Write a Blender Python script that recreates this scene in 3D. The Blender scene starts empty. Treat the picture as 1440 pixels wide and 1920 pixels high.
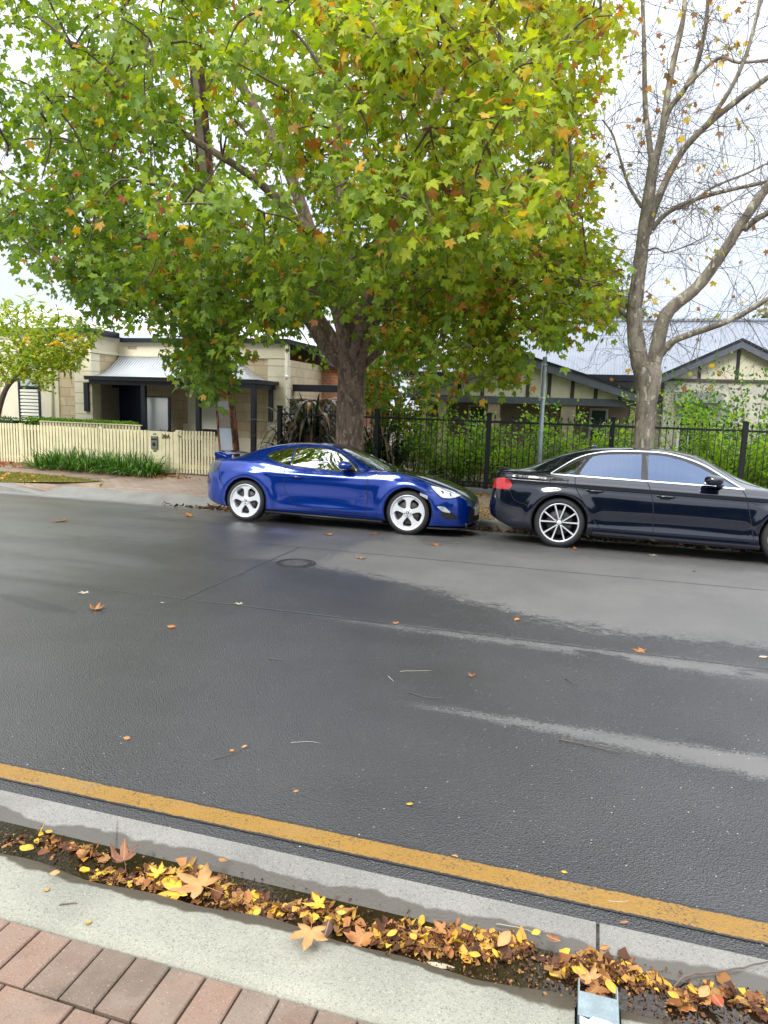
import bpy, bmesh, math, random
import numpy as np
from mathutils import Vector, Matrix
from mathutils.bvhtree import BVHTree
rad = math.radians
rng = np.random.default_rng(7); random.seed(7)
scene = bpy.context.scene
# ------------------------------------------------------------------ camera
FPX, PITCH, ROLL, YAW, EYE = 1314.8, .1474, .0329, -.2787, 1.7875
_cy, _sy, _cp, _sp = math.cos(YAW), math.sin(YAW), math.cos(PITCH), math.sin(PITCH)
FW = np.array([_sy*_cp, _cy*_cp, -_sp]); _R0 = np.array([_cy, -_sy, 0.]); _U0 = np.cross(_R0, FW)
RT = _R0*math.cos(ROLL)+_U0*math.sin(ROLL); UP = -_R0*math.sin(ROLL)+_U0*math.cos(ROLL)
CAM = np.array([0, 0, EYE])
def _ray(u, v): return FW+RT*(u-720)/FPX+UP*(960-v)/FPX
def onY(u, v, Y):
    d = _ray(u, v); return CAM+d*(Y/d[1])
def onZ(u, v, z=0.):
    d = _ray(u, v); return CAM+d*((z-EYE)/d[2])
def project(p):
    d = np.asarray(p, float)-CAM; k = d@FW
    return 720+FPX*(d@RT)/k, 960-FPX*(d@UP)/k, k
cd = bpy.data.cameras.new('camera'); cam = bpy.data.objects.new('camera', cd); scene.collection.objects.link(cam)
cd.lens = FPX/1920*36; cd.sensor_width = 36; cd.clip_start = .05; cd.clip_end = 2000
cam.matrix_world = Matrix(((RT[0], UP[0], -FW[0], 0), (RT[1], UP[1], -FW[1], 0), (RT[2], UP[2], -FW[2], EYE), (0, 0, 0, 1)))
scene.camera = cam
# ------------------------------------------------------------------ light
SUN_EL, SUN_AZ = rad(42), rad(198)      # azimuth clockwise from +Y
world = bpy.data.worlds.new('World'); scene.world = world; world.use_nodes = True
nt = world.node_tree; nt.nodes.clear()
def wn(t, **k):
    n = nt.nodes.new(t)
    for a, b in k.items(): setattr(n, a, b)
    return n
out = wn('ShaderNodeOutputWorld'); bg = wn('ShaderNodeBackground'); bg.inputs[1].default_value = .1
sky = wn('ShaderNodeTexSky', sky_type='NISHITA', sun_disc=False, sun_elevation=SUN_EL, sun_rotation=SUN_AZ)
tc = wn('ShaderNodeTexCoord'); sep = wn('ShaderNodeSeparateXYZ'); nt.links.new(tc.outputs['Generated'], sep.inputs[0])
ramp = wn('ShaderNodeValToRGB'); nt.links.new(sep.outputs[2], ramp.inputs[0])
ramp.color_ramp.elements[0].position = .0; ramp.color_ramp.elements[0].color = (.235, .247, .265, 1)
ramp.color_ramp.elements[1].position = .95; ramp.color_ramp.elements[1].color = (1, 1, 1, 1)
e = ramp.color_ramp.elements.new(.35); e.color = (.30, .315, .34, 1)
mp = wn('ShaderNodeMapping'); mp.inputs['Scale'].default_value = (1.6, 1.6, 4.5); nt.links.new(tc.outputs['Generated'], mp.inputs[0])
noi = wn('ShaderNodeTexNoise'); noi.inputs['Scale'].default_value = 1.5; noi.inputs['Detail'].default_value = 7; nt.links.new(mp.outputs[0], noi.inputs[0])
r2 = wn('ShaderNodeValToRGB'); nt.links.new(noi.outputs[0], r2.inputs[0])
r2.color_ramp.elements[0].position = .36; r2.color_ramp.elements[0].color = (.78, .84, .93, 1)
r2.color_ramp.elements[1].position = .62; r2.color_ramp.elements[1].color = (1.0, 1.0, 1.0, 1)
mul = wn('ShaderNodeMix', data_type='RGBA', blend_type='MULTIPLY'); mul.inputs[0].default_value = 1
nt.links.new(ramp.outputs[0], mul.inputs[6]); nt.links.new(r2.outputs[0], mul.inputs[7])
sc_ = wn('ShaderNodeVectorMath', operation='SCALE'); sc_.inputs['Scale'].default_value = 21.0; nt.links.new(mul.outputs[2], sc_.inputs[0])
mx = wn('ShaderNodeMix', data_type='RGBA'); mx.inputs[0].default_value = .93
nt.links.new(sky.outputs[0], mx.inputs[6]); nt.links.new(sc_.outputs[0], mx.inputs[7])
nt.links.new(mx.outputs[2], bg.inputs[0]); nt.links.new(bg.outputs[0], out.inputs[0])
sd = bpy.data.lights.new('sun', 'SUN'); sd.energy = 1.5; sd.angle = rad(22); sd.color = (1, .96, .9)
so = bpy.data.objects.new('sun', sd); scene.collection.objects.link(so)
sv = Vector((math.sin(SUN_AZ)*math.cos(SUN_EL), math.cos(SUN_AZ)*math.cos(SUN_EL), math.sin(SUN_EL)))
so.rotation_euler = sv.to_track_quat('Z', 'Y').to_euler(); so.location = (0, 0, 30)
scene.view_settings.view_transform = 'Standard'; scene.view_settings.look = 'None'
scene.view_settings.exposure = 1.05; scene.view_settings.gamma = 1
# ------------------------------------------------------------------ node helper
class NB:
    def __init__(s, m): s.t = m.node_tree; s.N = s.t.nodes; s.p = s.N.get('Principled BSDF'); s.o = s.N.get('Material Output')
    def n(s, t, ins=None, **k):
        x = s.N.new(t)
        for a, b in k.items(): setattr(x, a, b)
        for a, b in (ins or {}).items(): s.put(x.inputs[a], b)
        return x
    def put(s, i, v):
        if hasattr(v, 'is_linked') or isinstance(v, bpy.types.NodeSocket): s.t.links.new(v, i)
        else: i.default_value = v
    def m(s, op, a, b=0., c=0., clamp=False):
        x = s.n('ShaderNodeMath', {0: a, 1: b, 2: c}, operation=op); x.use_clamp = clamp; return x.outputs[0]
    def mix(s, f, a, b, mode='MIX'):
        x = s.n('ShaderNodeMix', data_type='RGBA', blend_type=mode)
        for i, v in ((0, f), (6, a), (7, b)):
            if isinstance(v, tuple) and len(v) == 3: v = v+(1,)
            s.put(x.inputs[i], v)
        return x.outputs[2]
    def noise(s, scale, detail=4, vec=None, rough=.5, out=0):
        x = s.n('ShaderNodeTexNoise', {'Scale': scale, 'Detail': detail, 'Roughness': rough})
        s.t.links.new(vec if vec is not None else s.pos(), x.inputs['Vector']); return x.outputs[out]
    def pos(s):
        if not hasattr(s, '_g'): s._g = s.n('ShaderNodeNewGeometry').outputs['Position']
        return s._g
    def obj(s):
        if not hasattr(s, '_o'): s._o = s.n('ShaderNodeTexCoord').outputs['Object']
        return s._o
    def map(s, vec, sc=(1, 1, 1), loc=(0, 0, 0)):
        return s.n('ShaderNodeMapping', {0: vec, 'Scale': sc, 'Location': loc}).outputs[0]
    def ss(s, v, a, b):   # smoothstep
        x = s.n('ShaderNodeMapRange', {0: v, 1: a, 2: b, 3: 0., 4: 1.}, interpolation_type='SMOOTHSTEP'); return x.outputs[0]
    def bump(s, h, strength=.3, dist=.01, normal=None):
        x = s.n('ShaderNodeBump', {'Height': h, 'Strength': strength, 'Distance': dist})
        if normal is not None: s.t.links.new(normal, x.inputs['Normal'])
        return x.outputs[0]
    def set(s, **k):
        nm = dict(c='Base Color', r='Roughness', m='Metallic', n='Normal', coat='Coat Weight', cr='Coat Roughness', ior='IOR', spec='Specular IOR Level', e='Emission Color', es='Emission Strength')
        for a, b in k.items():
            if isinstance(b, tuple) and len(b) == 3: b = b+(1,)
            s.put(s.p.inputs[nm[a]], b)
MATS = {}
def mat(name, c=(.5, .5, .5), r=.6, m=0., coat=0., var=0., vs=6., bs=0., bsc=60., coord='obj', ior=1.5):
    if name in MATS: return MATS[name]
    x = bpy.data.materials.new(name); x.use_nodes = True; b = NB(x); x['nb'] = 1
    b.set(c=c, r=r, m=m, coat=coat, cr=.03, ior=ior)
    vec = b.obj() if coord == 'obj' else b.pos()
    if var:
        n = b.noise(vs, 5, vec); n2 = b.noise(vs*7, 3, vec)
        f = b.m('ADD', b.m('MULTIPLY', n, .65), b.m('MULTIPLY', n2, .35))
        f = b.ss(f, .32, .68)
        b.set(c=b.mix(f, tuple(v*(1-var) for v in c), tuple(min(1, v*(1+var)) for v in c)))
        b.set(r=b.m('ADD', b.m('MULTIPLY', n, .25), r-.12, clamp=True))
    if bs: b.set(n=b.bump(b.noise(bsc, 4, vec), bs, .01))
    MATS[name] = x; return x
def nbmat(name):
    x = bpy.data.materials.new(name); x.use_nodes = True; MATS[name] = x; return x, NB(x)
# ------------------------------------------------------------------ object helpers
COL = scene.collection
def tag(o, label=None, cat=None, group=None, kind=None):
    if label: o['label'] = label
    if cat: o['category'] = cat
    if group: o['group'] = group
    if kind: o['kind'] = kind
    return o
def thing(name, label, cat, loc=(0, 0, 0), rz=0., group=None):
    o = bpy.data.objects.new(name, None); COL.objects.link(o); o.location = loc; o.rotation_euler = (0, 0, rz)
    o.empty_display_size = .1
    return tag(o, label, cat, group)
class MB:
    def __init__(s): s.v = []; s.f = []; s.mi = []; s.sm = []
    def add(s, v, f, mi=0, sm=False):
        k = len(s.v); s.v += [tuple(map(float, a)) for a in v]; s.f += [tuple(i+k for i in a) for a in f]; s.mi += [mi]*len(f); s.sm += [sm]*len(f); return s
    def box(s, x0, x1, y0, y1, z0, z1, mi=0):
        if x0 > x1: x0, x1 = x1, x0
        if y0 > y1: y0, y1 = y1, y0
        if z0 > z1: z0, z1 = z1, z0
        v = [(x, y, z) for z in (z0, z1) for y in (y0, y1) for x in (x0, x1)]
        return s.add(v, [(0, 2, 3, 1), (4, 5, 7, 6), (0, 1, 5, 4), (2, 6, 7, 3), (0, 4, 6, 2), (1, 3, 7, 5)], mi)
    def prism(s, pts, axis, a, b, mi=0, sm=False):
        """polygon pts in the other two axes, extruded along axis from a to b"""
        n = len(pts)
        def P(p, t):
            return {'x': (t, p[0], p[1]), 'y': (p[0], t, p[1]), 'z': (p[0], p[1], t)}[axis]
        v = [P(p, a) for p in pts]+[P(p, b) for p in pts]
        f = [tuple(range(n))[::-1], tuple(range(n, 2*n))]+[(i, (i+1) % n, n+(i+1) % n, n+i) for i in range(n)]
        return s.add(v, f, mi, sm)
    def tube(s, pts, rr, n=8, mi=0, cap=True, sm=True):
        pts = [np.asarray(p, float) for p in pts]; L = len(pts)
        if not hasattr(rr, '__len__'): rr = [rr]*L
        V = []; prev = None
        for i, p in enumerate(pts):
            t = pts[min(i+1, L-1)]-pts[max(i-1, 0)]; t = t/(np.linalg.norm(t)+1e-9)
            if prev is None:
                a = np.array([0, 0, 1.]) if abs(t[2]) < .9 else np.array([1., 0, 0]); u = np.cross(t, a)
            else: u = prev-t*(prev@t)
            u = u/(np.linalg.norm(u)+1e-9); prev = u; w = np.cross(t, u)
            for k in range(n):
                an = 2*math.pi*k/n; V.append(p+rr[i]*(u*math.cos(an)+w*math.sin(an)))
        F = [(i*n+k, i*n+(k+1) % n, (i+1)*n+(k+1) % n, (i+1)*n+k) for i in range(L-1) for k in range(n)]
        if cap: F += [tuple(range(n))[::-1], tuple((L-1)*n+k for k in range(n))]
        return s.add(V, F, mi, sm)
    def lathe(s, prof, axis='z', n=32, c=(0, 0, 0), mi=0, sm=True):
        V = []
        for r, h in prof:
            for k in range(n):
                a = 2*math.pi*k/n; x, y = r*math.cos(a), r*math.sin(a)
                V.append({'z': (c[0]+x, c[1]+y, c[2]+h), 'y': (c[0]+x, c[1]+h, c[2]+y)}[axis])
        F = [(i*n+k, i*n+(k+1) % n, (i+1)*n+(k+1) % n, (i+1)*n+k) for i in range(len(prof)-1) for k in range(n)]
        return s.add(V, F, mi, sm)
    def build(s, name, mats, parent=None, bevel=0., loc=None, fix=True):
        me = bpy.data.meshes.new(name); me.from_pydata(s.v, [], s.f)
        for m in (mats if isinstance(mats, (list, tuple)) else [mats]): me.materials.append(m)
        me.polygons.foreach_set('material_index', s.mi); me.polygons.foreach_set('use_smooth', s.sm); me.update()
        if fix:
            bm = bmesh.new(); bm.from_mesh(me); bmesh.ops.recalc_face_normals(bm, faces=bm.faces); bm.to_mesh(me); bm.free()
        o = bpy.data.objects.new(name, me); COL.objects.link(o)
        if parent: o.parent = parent
        if loc: o.location = loc
        if bevel:
            b = o.modifiers.new('bevel', 'BEVEL'); b.width = bevel; b.segments = 2; b.limit_method = 'ANGLE'; b.angle_limit = rad(40)
        return o
def text_mesh(name, s, size, mtl, parent, M, ext=.004):
    cu = bpy.data.curves.new(name, 'FONT'); cu.body = s; cu.size = size; cu.extrude = ext; cu.align_x = 'CENTER'
    t = bpy.data.objects.new(name+'_c', cu); me = bpy.data.meshes.new_from_object(t)
    bpy.data.objects.remove(t); o = bpy.data.objects.new(name, me); me.materials.clear(); me.materials.append(mtl); COL.objects.link(o)
    if parent: o.parent = parent
    o.matrix_local = M; return o
def pchip(xs, ys):
    xs = np.asarray(xs, float); ys = np.asarray(ys, float); h = np.diff(xs); d = np.diff(ys)/h; m = np.zeros_like(ys)
    for i in range(1, len(xs)-1):
        if d[i-1]*d[i] > 0:
            w1, w2 = 2*h[i]+h[i-1], h[i]+2*h[i-1]; m[i] = (w1+w2)/(w1/d[i-1]+w2/d[i])
    m[0] = d[0]; m[-1] = d[-1]
    def f(x):
        x = np.clip(np.asarray(x, float), xs[0], xs[-1]); i = np.clip(np.searchsorted(xs, x)-1, 0, len(xs)-2); t = (x-xs[i])/h[i]
        return (2*t**3-3*t**2+1)*ys[i]+(t**3-2*t**2+t)*h[i]*m[i]+(-2*t**3+3*t**2)*ys[i+1]+(t**3-t**2)*h[i]*m[i+1]
    return f
def catmull(P, per):
    P = np.asarray(P, float); n = len(P); out = []
    for i in range(n-1):
        p0 = P[max(i-1, 0)]; p1 = P[i]; p2 = P[i+1]; p3 = P[min(i+2, n-1)]
        k = per[i] if hasattr(per, '__len__') else per
        for j in range(k):
            t = j/k
            out.append(.5*((2*p1)+(-p0+p2)*t+(2*p0-5*p1+4*p2-p3)*t*t+(-p0+3*p1-3*p2+p3)*t**3))
    out.append(P[-1]); return np.array(out)
# ------------------------------------------------------------------ common materials
def asphalt_material():
    x, b = nbmat('asphalt'); p = b.pos(); xyz = b.n('ShaderNodeSeparateXYZ', {0: p}); X, Y = xyz.outputs[0], xyz.outputs[1]
    st = b.map(p, (1, 3.2, 1))
    n1 = b.m('SUBTRACT', b.noise(1.3, 5, st, .6), .5); n2 = b.m('SUBTRACT', b.noise(9, 5, st, .65), .5); n3 = b.m('SUBTRACT', b.noise(45, 3, st), .5)
    def band(y0, y1, s0, s1, a1=.25, a2=.16, a3=.12):
        yy = b.m('ADD', Y, b.m('ADD', b.m('MULTIPLY', n1, a1), b.m('ADD', b.m('MULTIPLY', n2, a2), b.m('MULTIPLY', n3, a3))))
        return b.m('MULTIPLY', b.ss(yy, b.m('SUBTRACT', y0, s0) if not isinstance(y0, float) else y0-s0, b.m('ADD', y0, s0) if not isinstance(y0, float) else y0+s0), b.m('SUBTRACT', 1., b.ss(yy, y1-s1, y1+s1)))
    # near dry streak: grows to the right, firm far edge
    low = b.m('SUBTRACT', 3.97, b.m('MULTIPLY', b.ss(X, -1.2, 2.2), .34))
    d1 = b.m('MULTIPLY', band(low, 3.985, .05, .012, .04, .16, .34), b.ss(X, -1.3, -.8))
    low = b.m('SUBTRACT', 5.43, b.m('MULTIPLY', b.ss(X, -2.6, 1.8), .20))
    d2 = b.m('MULTIPLY', band(low, 5.46, .04, .01, .04, .30, .55), b.m('MULTIPLY', b.ss(X, -2.7, -1.4), b.ss(b.noise(1.6, 4, st), .34, .52)))
    low = b.m('SUBTRACT', 7.15, b.m('MULTIPLY', b.ss(X, -2.7, .4), 1.15))
    d3 = b.m('MULTIPLY', band(low, 9.2, .16, .6, .5, 1.2, .95), b.ss(b.m('ADD', X, b.m('MULTIPLY', n2, .8)), -3.3, -2.5))
    d4 = b.m('MULTIPLY', band(low, 12.0, .3, .6, .6, .5, .2), b.m('MULTIPLY', .55, b.ss(X, -4.6, -3.4)))
    dry = b.m('MAXIMUM', b.m('MAXIMUM', d1, d2), b.m('MAXIMUM', d3, d4), clamp=True)
    grain = b.m('ADD', b.m('MULTIPLY', b.m('SUBTRACT', b.noise(70, 4, b.map(p, (1, 1.6, 1)), .75), .5), 1.5), b.m('MULTIPLY', b.m('SUBTRACT', b.noise(16, 4, st, .7), .5), 1.0)); dry = b.ss(b.m('ADD', dry, grain), .30, .72)
    # smooth running-water streaks on the left
    left = b.m('SUBTRACT', 1., b.ss(b.m('ADD', X, b.m('MULTIPLY', n1, 2.)), -5.4, -3.5))
    wetn = b.ss(b.noise(.9, 4, b.map(p, (.55, 1.9, 1))), .42, .62)
    sheet = b.m('MULTIPLY', b.m('MULTIPLY', left, b.ss(Y, 4.4, 6.0)), b.m('ADD', .45, b.m('MULTIPLY', wetn, .6)))
    # seams
    wob = b.m('MULTIPLY', b.m('SUBTRACT', b.noise(4, 4), .5), .06)
    def seam(y, w): return b.m('SUBTRACT', 1., b.ss(b.m('ABSOLUTE', b.m('SUBTRACT', b.m('ADD', Y, wob), y)), w*.4, w))
    sm = b.m('MAXIMUM', b.m('MULTIPLY', seam(5.48, .022), b.ss(b.noise(2.2, 3), .30, .48)), b.m('MULTIPLY', b.m('MULTIPLY', seam(5.50, .13), .7), b.m('SUBTRACT', 1., b.ss(X, -5.0, -3.6))))
    sm = b.m('MAXIMUM', sm, b.m('MULTIPLY', seam(8.12, .025), b.m('MULTIPLY', b.ss(X, -4.6, -3.8), b.ss(b.noise(1.7, 3), .34, .46))))
    sx = b.m('SUBTRACT', 1., b.ss(b.m('ABSOLUTE', b.m('SUBTRACT', b.m('ADD', X, wob), -3.42)), .008, .02))
    sx = b.m('MULTIPLY', sx, b.m('MULTIPLY', b.ss(Y, 5.45, 5.5), b.m('SUBTRACT', 1., b.ss(Y, 8.1, 8.15))))
    sm = b.m('MAXIMUM', sm, sx)
    pdx = b.m('MULTIPLY', b.m('ADD', X, 4.55), 1.9); pdy = b.m('MULTIPLY', b.m('ADD', b.m('SUBTRACT', Y, 4.86), b.m('ADD', b.m('MULTIPLY', b.m('ADD', X, 4.55), .22), b.m('MULTIPLY', n1, .25))), 11.); pud = b.m('SUBTRACT', 1., b.ss(b.m('ADD', b.m('ADD', b.m('MULTIPLY', pdx, pdx), b.m('MULTIPLY', pdy, pdy)), b.m('MULTIPLY', n2, 1.2)), .8, 1.1))
    agg = b.noise(150, 3, p); agg2 = b.n('ShaderNodeTexVoronoi', {'Vector': p, 'Scale': 120.}).outputs[0]
    big = b.ss(b.noise(.8, 4), .3, .7)
    cw = b.mix(big, (.018, .0172, .0172), (.032, .0308, .0305)); cdr = b.mix(b.ss(b.noise(1.1, 6, rough=.6), .3, .7), (.088, .085, .081), (.118, .113, .107))
    c = b.mix(dry, cw, cdr); c = b.mix(b.m('MULTIPLY', b.ss(agg, .45, .75), .5), c, (.13, .13, .13))
    vor = b.n('ShaderNodeTexVoronoi', {'Vector': p, 'Scale': 21.}); sp = b.m('LESS_THAN', vor.outputs[0], .075)
    sp = b.m('MULTIPLY', sp, b.ss(b.n('ShaderNodeSeparateColor', {0: vor.outputs[1]}).outputs[0], .62, .66))
    v2 = b.n('ShaderNodeTexVoronoi', {'Vector': p, 'Scale': 48.}); s2 = b.m('MULTIPLY', b.m('LESS_THAN', v2.outputs[0], .13), b.ss(b.n('ShaderNodeSeparateColor', {0: v2.outputs[1]}).outputs[1], .80, .84)); c = b.mix(b.m('MULTIPLY', s2, .8), c, (.26, .25, .23)); s3 = b.m('MULTIPLY', b.m('LESS_THAN', v2.outputs[0], .16), b.ss(b.n('ShaderNodeSeparateColor', {0: v2.outputs[1]}).outputs[0], .84, .88)); c = b.mix(b.m('MULTIPLY', s3, .85), c, (.008, .008, .008))
    c = b.mix(b.m('MULTIPLY', sp, .85), c, (.42, .41, .38)); c = b.mix(b.m('MULTIPLY', sm, .75), c, (.010, .010, .011))
    c = b.mix(b.m('MULTIPLY', pud, .6), c, (.008, .008, .009))
    rr = b.m('ADD', .27, b.m('MULTIPLY', b.noise(5, 4), .16)); rr = b.m('ADD', rr, b.m('MULTIPLY', dry, .42)); rr = b.m('SUBTRACT', rr, b.m('MULTIPLY', sheet, -.04), clamp=True)
    h = b.m('ADD', b.m('MULTIPLY', agg, .6), b.m('MULTIPLY', agg2, .7)); h = b.m('SUBTRACT', h, b.m('MULTIPLY', sm, 1.2))
    bs = b.m('SUBTRACT', b.m('ADD', .55, b.m('MULTIPLY', b.ss(b.noise(.7, 3), .35, .65), .5)), b.m('ADD', b.m('MULTIPLY', sheet, 1.0), b.m('MULTIPLY', dry, .45)), clamp=True)
    b.set(c=c, r=rr, spec=b.m('ADD', .72, b.m('MULTIPLY', sheet, .28)), ior=b.m('ADD', 1.5, b.m('MULTIPLY', sheet, .3)), n=b.bump(h, bs, .0075)); return x
def concrete_material(name, c0, c1, ywet=None, wcol=(.055, .048, .038)):
    x, b = nbmat(name); p = b.pos(); Y = b.n('ShaderNodeSeparateXYZ', {0: p}).outputs[1]
    n = b.noise(2.2, 6); f = b.noise(70, 4); c = b.mix(b.ss(n, .3, .7), c0, c1); c = b.mix(b.m('MULTIPLY', b.ss(f, .45, .75), .35), c, tuple(v*.6 for v in c0)); c = b.mix(b.m('MULTIPLY', b.ss(b.noise(1.1, 6, rough=.65), .54, .66), .45), c, tuple(v*.55 for v in c0)); c = b.mix(b.m('MULTIPLY', b.ss(b.noise(210, 2), .58, .66), .5), c, tuple(v*1.5 for v in c1)); c = b.mix(b.m('MULTIPLY', b.ss(b.noise(150, 2, b.map(b.pos(), (1, 1, 1), (7, 3, 0))), .60, .66), .6), c, tuple(v*.35 for v in c0))
    r = .75; bs = .35
    if ywet:
        w = b.m('ADD', Y, b.m('ADD', b.m('MULTIPLY', b.m('SUBTRACT', b.noise(2.6, 5), .5), .19), b.m('MULTIPLY', b.m('SUBTRACT', b.noise(14, 3), .5), .035)))
        wet = b.m('MULTIPLY', b.ss(w, ywet[0]-.004, ywet[0]+.012), b.m('SUBTRACT', 1., b.ss(w, ywet[1]-.012, ywet[1]+.004)))
        c = b.mix(wet, c, b.mix(n, wcol, tuple(v*1.5 for v in wcol))); r = b.m('SUBTRACT', .78, b.m('MULTIPLY', wet, .42))
    sp = b.m('LESS_THAN', b.n('ShaderNodeTexVoronoi', {'Vector': p, 'Scale': 26.}).outputs[0], .06)
    c = b.mix(b.m('MULTIPLY', sp, .5), c, (.08, .07, .05))
    b.set(c=c, r=r, n=b.bump(b.m('ADD', f, b.m('MULTIPLY', n, 1.5)), bs, .006)); return x
M_ASPH = asphalt_material()
M_PAN = concrete_material('gutter_concrete', (.155, .148, .132), (.215, .205, .182), (1.0, 2.30))
M_KERB = concrete_material('kerb_concrete', (.200, .198, .158), (.285, .276, .222), (1.925, 2.6), (.060, .050, .035))
M_FKERB = concrete_material('far_concrete', (.19, .19, .175), (.27, .265, .24))
M_BLACK = mat('black_void', (.006, .006, .007), .8)
M_RUBBER = mat('tyre_rubber', (.018, .018, .019), .72, var=.2, bs=.1)
M_STEEL = mat('galvanised_steel', (.34, .40, .43), .42, .35, var=.15, vs=12)
M_CREAM = mat('cream_render', (.70, .64, .49), .8, var=.06, vs=2, bs=.12, bsc=90, coord='w')
M_FENCE = mat('cream_paint', (.66, .60, .38), .65, var=.10, vs=5, bs=.1, coord='w')
M_DARK = mat('dark_trim_paint', (.010, .012, .022), .35)
M_IRON = mat('black_iron_paint', (.008, .010, .013), .38)
M_WHITE = mat('white_paint', (.75, .75, .72), .5)
# ------------------------------------------------------------------ ground
def zg(Y):       # ground height across the street
    return float(np.interp(Y, [-400, 1.2, 9.5, 11.42, 11.421, 14, 17, 400], [.06, .06, 0, -.155, -.005, .14, .22, .25]))
def strip(name, ys, zs, x0, x1, m, nx=1, jit=0.):
    v = []; xs = np.linspace(x0, x1, nx+1); ny = len(ys)
    for x in xs:
        for y, z in zip(ys, zs): v.append((x, y, z+(random.uniform(-jit, jit) if jit else 0)))
    f = [(i*ny+j, (i+1)*ny+j, (i+1)*ny+j+1, i*ny+j+1) for i in range(nx) for j in range(ny-1)]
    me = bpy.data.meshes.new(name); me.from_pydata(v, [], f); me.materials.append(m); me.update()
    for p in me.polygons: p.use_smooth = True
    o = bpy.data.objects.new(name, me); COL.objects.link(o); tag(o, kind='structure'); return o
M_GND = mat('garden_soil', (.10, .075, .045), .9, var=.4, vs=3, bs=.6, bsc=25, coord='w')
strip('ground', [-400, 400], [-.28, -.28], -400, 400, M_GND)
strip('road', [2.385, 4, 6, 8, 9.5, 10.4, 11.44], [0, 0, 0, 0, 0, -.066, -.157], -90, 90, M_ASPH)
# yellow line
x, b = nbmat('yellow_line_paint'); p = b.pos(); wn_ = b.ss(b.noise(60, 4, rough=.7), .50, .72); big = b.noise(2.5, 5)
c = b.mix(big, (.23, .118, .016), (.30, .165, .026)); c = b.mix(b.m('MULTIPLY', wn_, .55), c, (.10, .075, .04)); c = b.mix(b.m('MULTIPLY', b.ss(big, .55, .7), .35), c, (.20, .14, .07))
yy = b.m('ABSOLUTE', b.m('SUBTRACT', b.n('ShaderNodeSeparateXYZ', {0: p}).outputs[1], 2.5295)); yy = b.m('ADD', yy, b.m('ADD', b.m('MULTIPLY', b.m('SUBTRACT', b.noise(75, 3, rough=.7), .5), .022), b.m('MULTIPLY', b.m('SUBTRACT', b.noise(9, 3), .5), .010)))
holes = b.m('MAXIMUM', b.ss(yy, .050, .054), b.m('MULTIPLY', b.ss(b.noise(95, 3, rough=.8), .56, .62), b.ss(b.noise(6, 3), .35, .6))); c = b.mix(holes, c, (.022, .022, .024))
b.set(c=c, r=.42, n=b.bump(b.noise(150, 3, p), .8, .006)); M_YEL = x
strip('yellow_edge_line', [2.466, 2.593], [.004, .004], -90, 90, M_YEL)
# gutter pan and water
PY = [2.39, 2.34, 2.26, 2.20, 2.14, 2.08, 2.045]; PZ = [.004, -.003, -.015, -.026, -.036, -.036, -.032]
strip('gutter', PY, PZ, -90, .150, M_PAN); strip('gutter', PY, PZ, .162, 90, M_PAN)
strip('gutter_joint', PY, [z-.01 for z in PZ], .145, .167, mat('joint_dirt', (.05, .045, .035), .9, var=.5, vs=40, bs=.5, coord='w'))
x, b = nbmat('gutter_water'); b.set(c=(.016, .010, .005), r=.04, spec=.6, n=b.bump(b.noise(45, 3), .25, .004)); M_WATER = x
strip('water', [2.02, 2.235], [-.0205, -.0205], -60, 60, M_WATER)
# near kerb in two lengths with the drain slot between
KY = [2.05, 2.03, 2.012, 1.992, 1.965, 1.92, 1.87, 1.76, 1.682, 1.680]; KZ = [-.05, -.03, .0, .03, .050, .061, .066, .071, .074, .02]
def kerb(x0, x1):
    nx = 60; xs = np.concatenate([np.linspace(x0, x1, 2)]) if x1-x0 > 20 and False else np.linspace(x0, x1, nx+1)
    v = []; f = []; n = len(KY)
    for x in xs:
        w = .012*math.sin(x*5.1)+.008*math.sin(x*13+1)
        for y, z in zip(KY, KZ): v.append((x, y+(w if y < 2.04 and y > 1.9 else 0), z+random.uniform(-.0015, .0015)))
    for i in range(len(xs)-1):
        for j in range(n-1): f.append((i*n+j, (i+1)*n+j, (i+1)*n+j+1, i*n+j+1))
    f.append(tuple(range(n))); f.append(tuple((len(xs)-1)*n+j for j in range(n)))
    me = bpy.data.meshes.new('kerb'); me.from_pydata(v, [], f); me.materials.append(M_KERB)
    for p in me.polygons: p.use_smooth = len(p.vertices) == 4
    o = bpy.data.objects.new('kerb', me); COL.objects.link(o); tag(o, kind='structure')
kerb(-4.5, .082); kerb(-90, -4.5); kerb(.212, 4.6); kerb(4.6, 90)
strip('kerb_fill', [2.04, 1.99, 1.90, 1.68], [-.045, -.03, .035, .05], .08, .214, mat('silt', (.07, .045, .022), .85, var=.5, vs=50, bs=.8, bsc=90, coord='w'), 6, .006)
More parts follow.
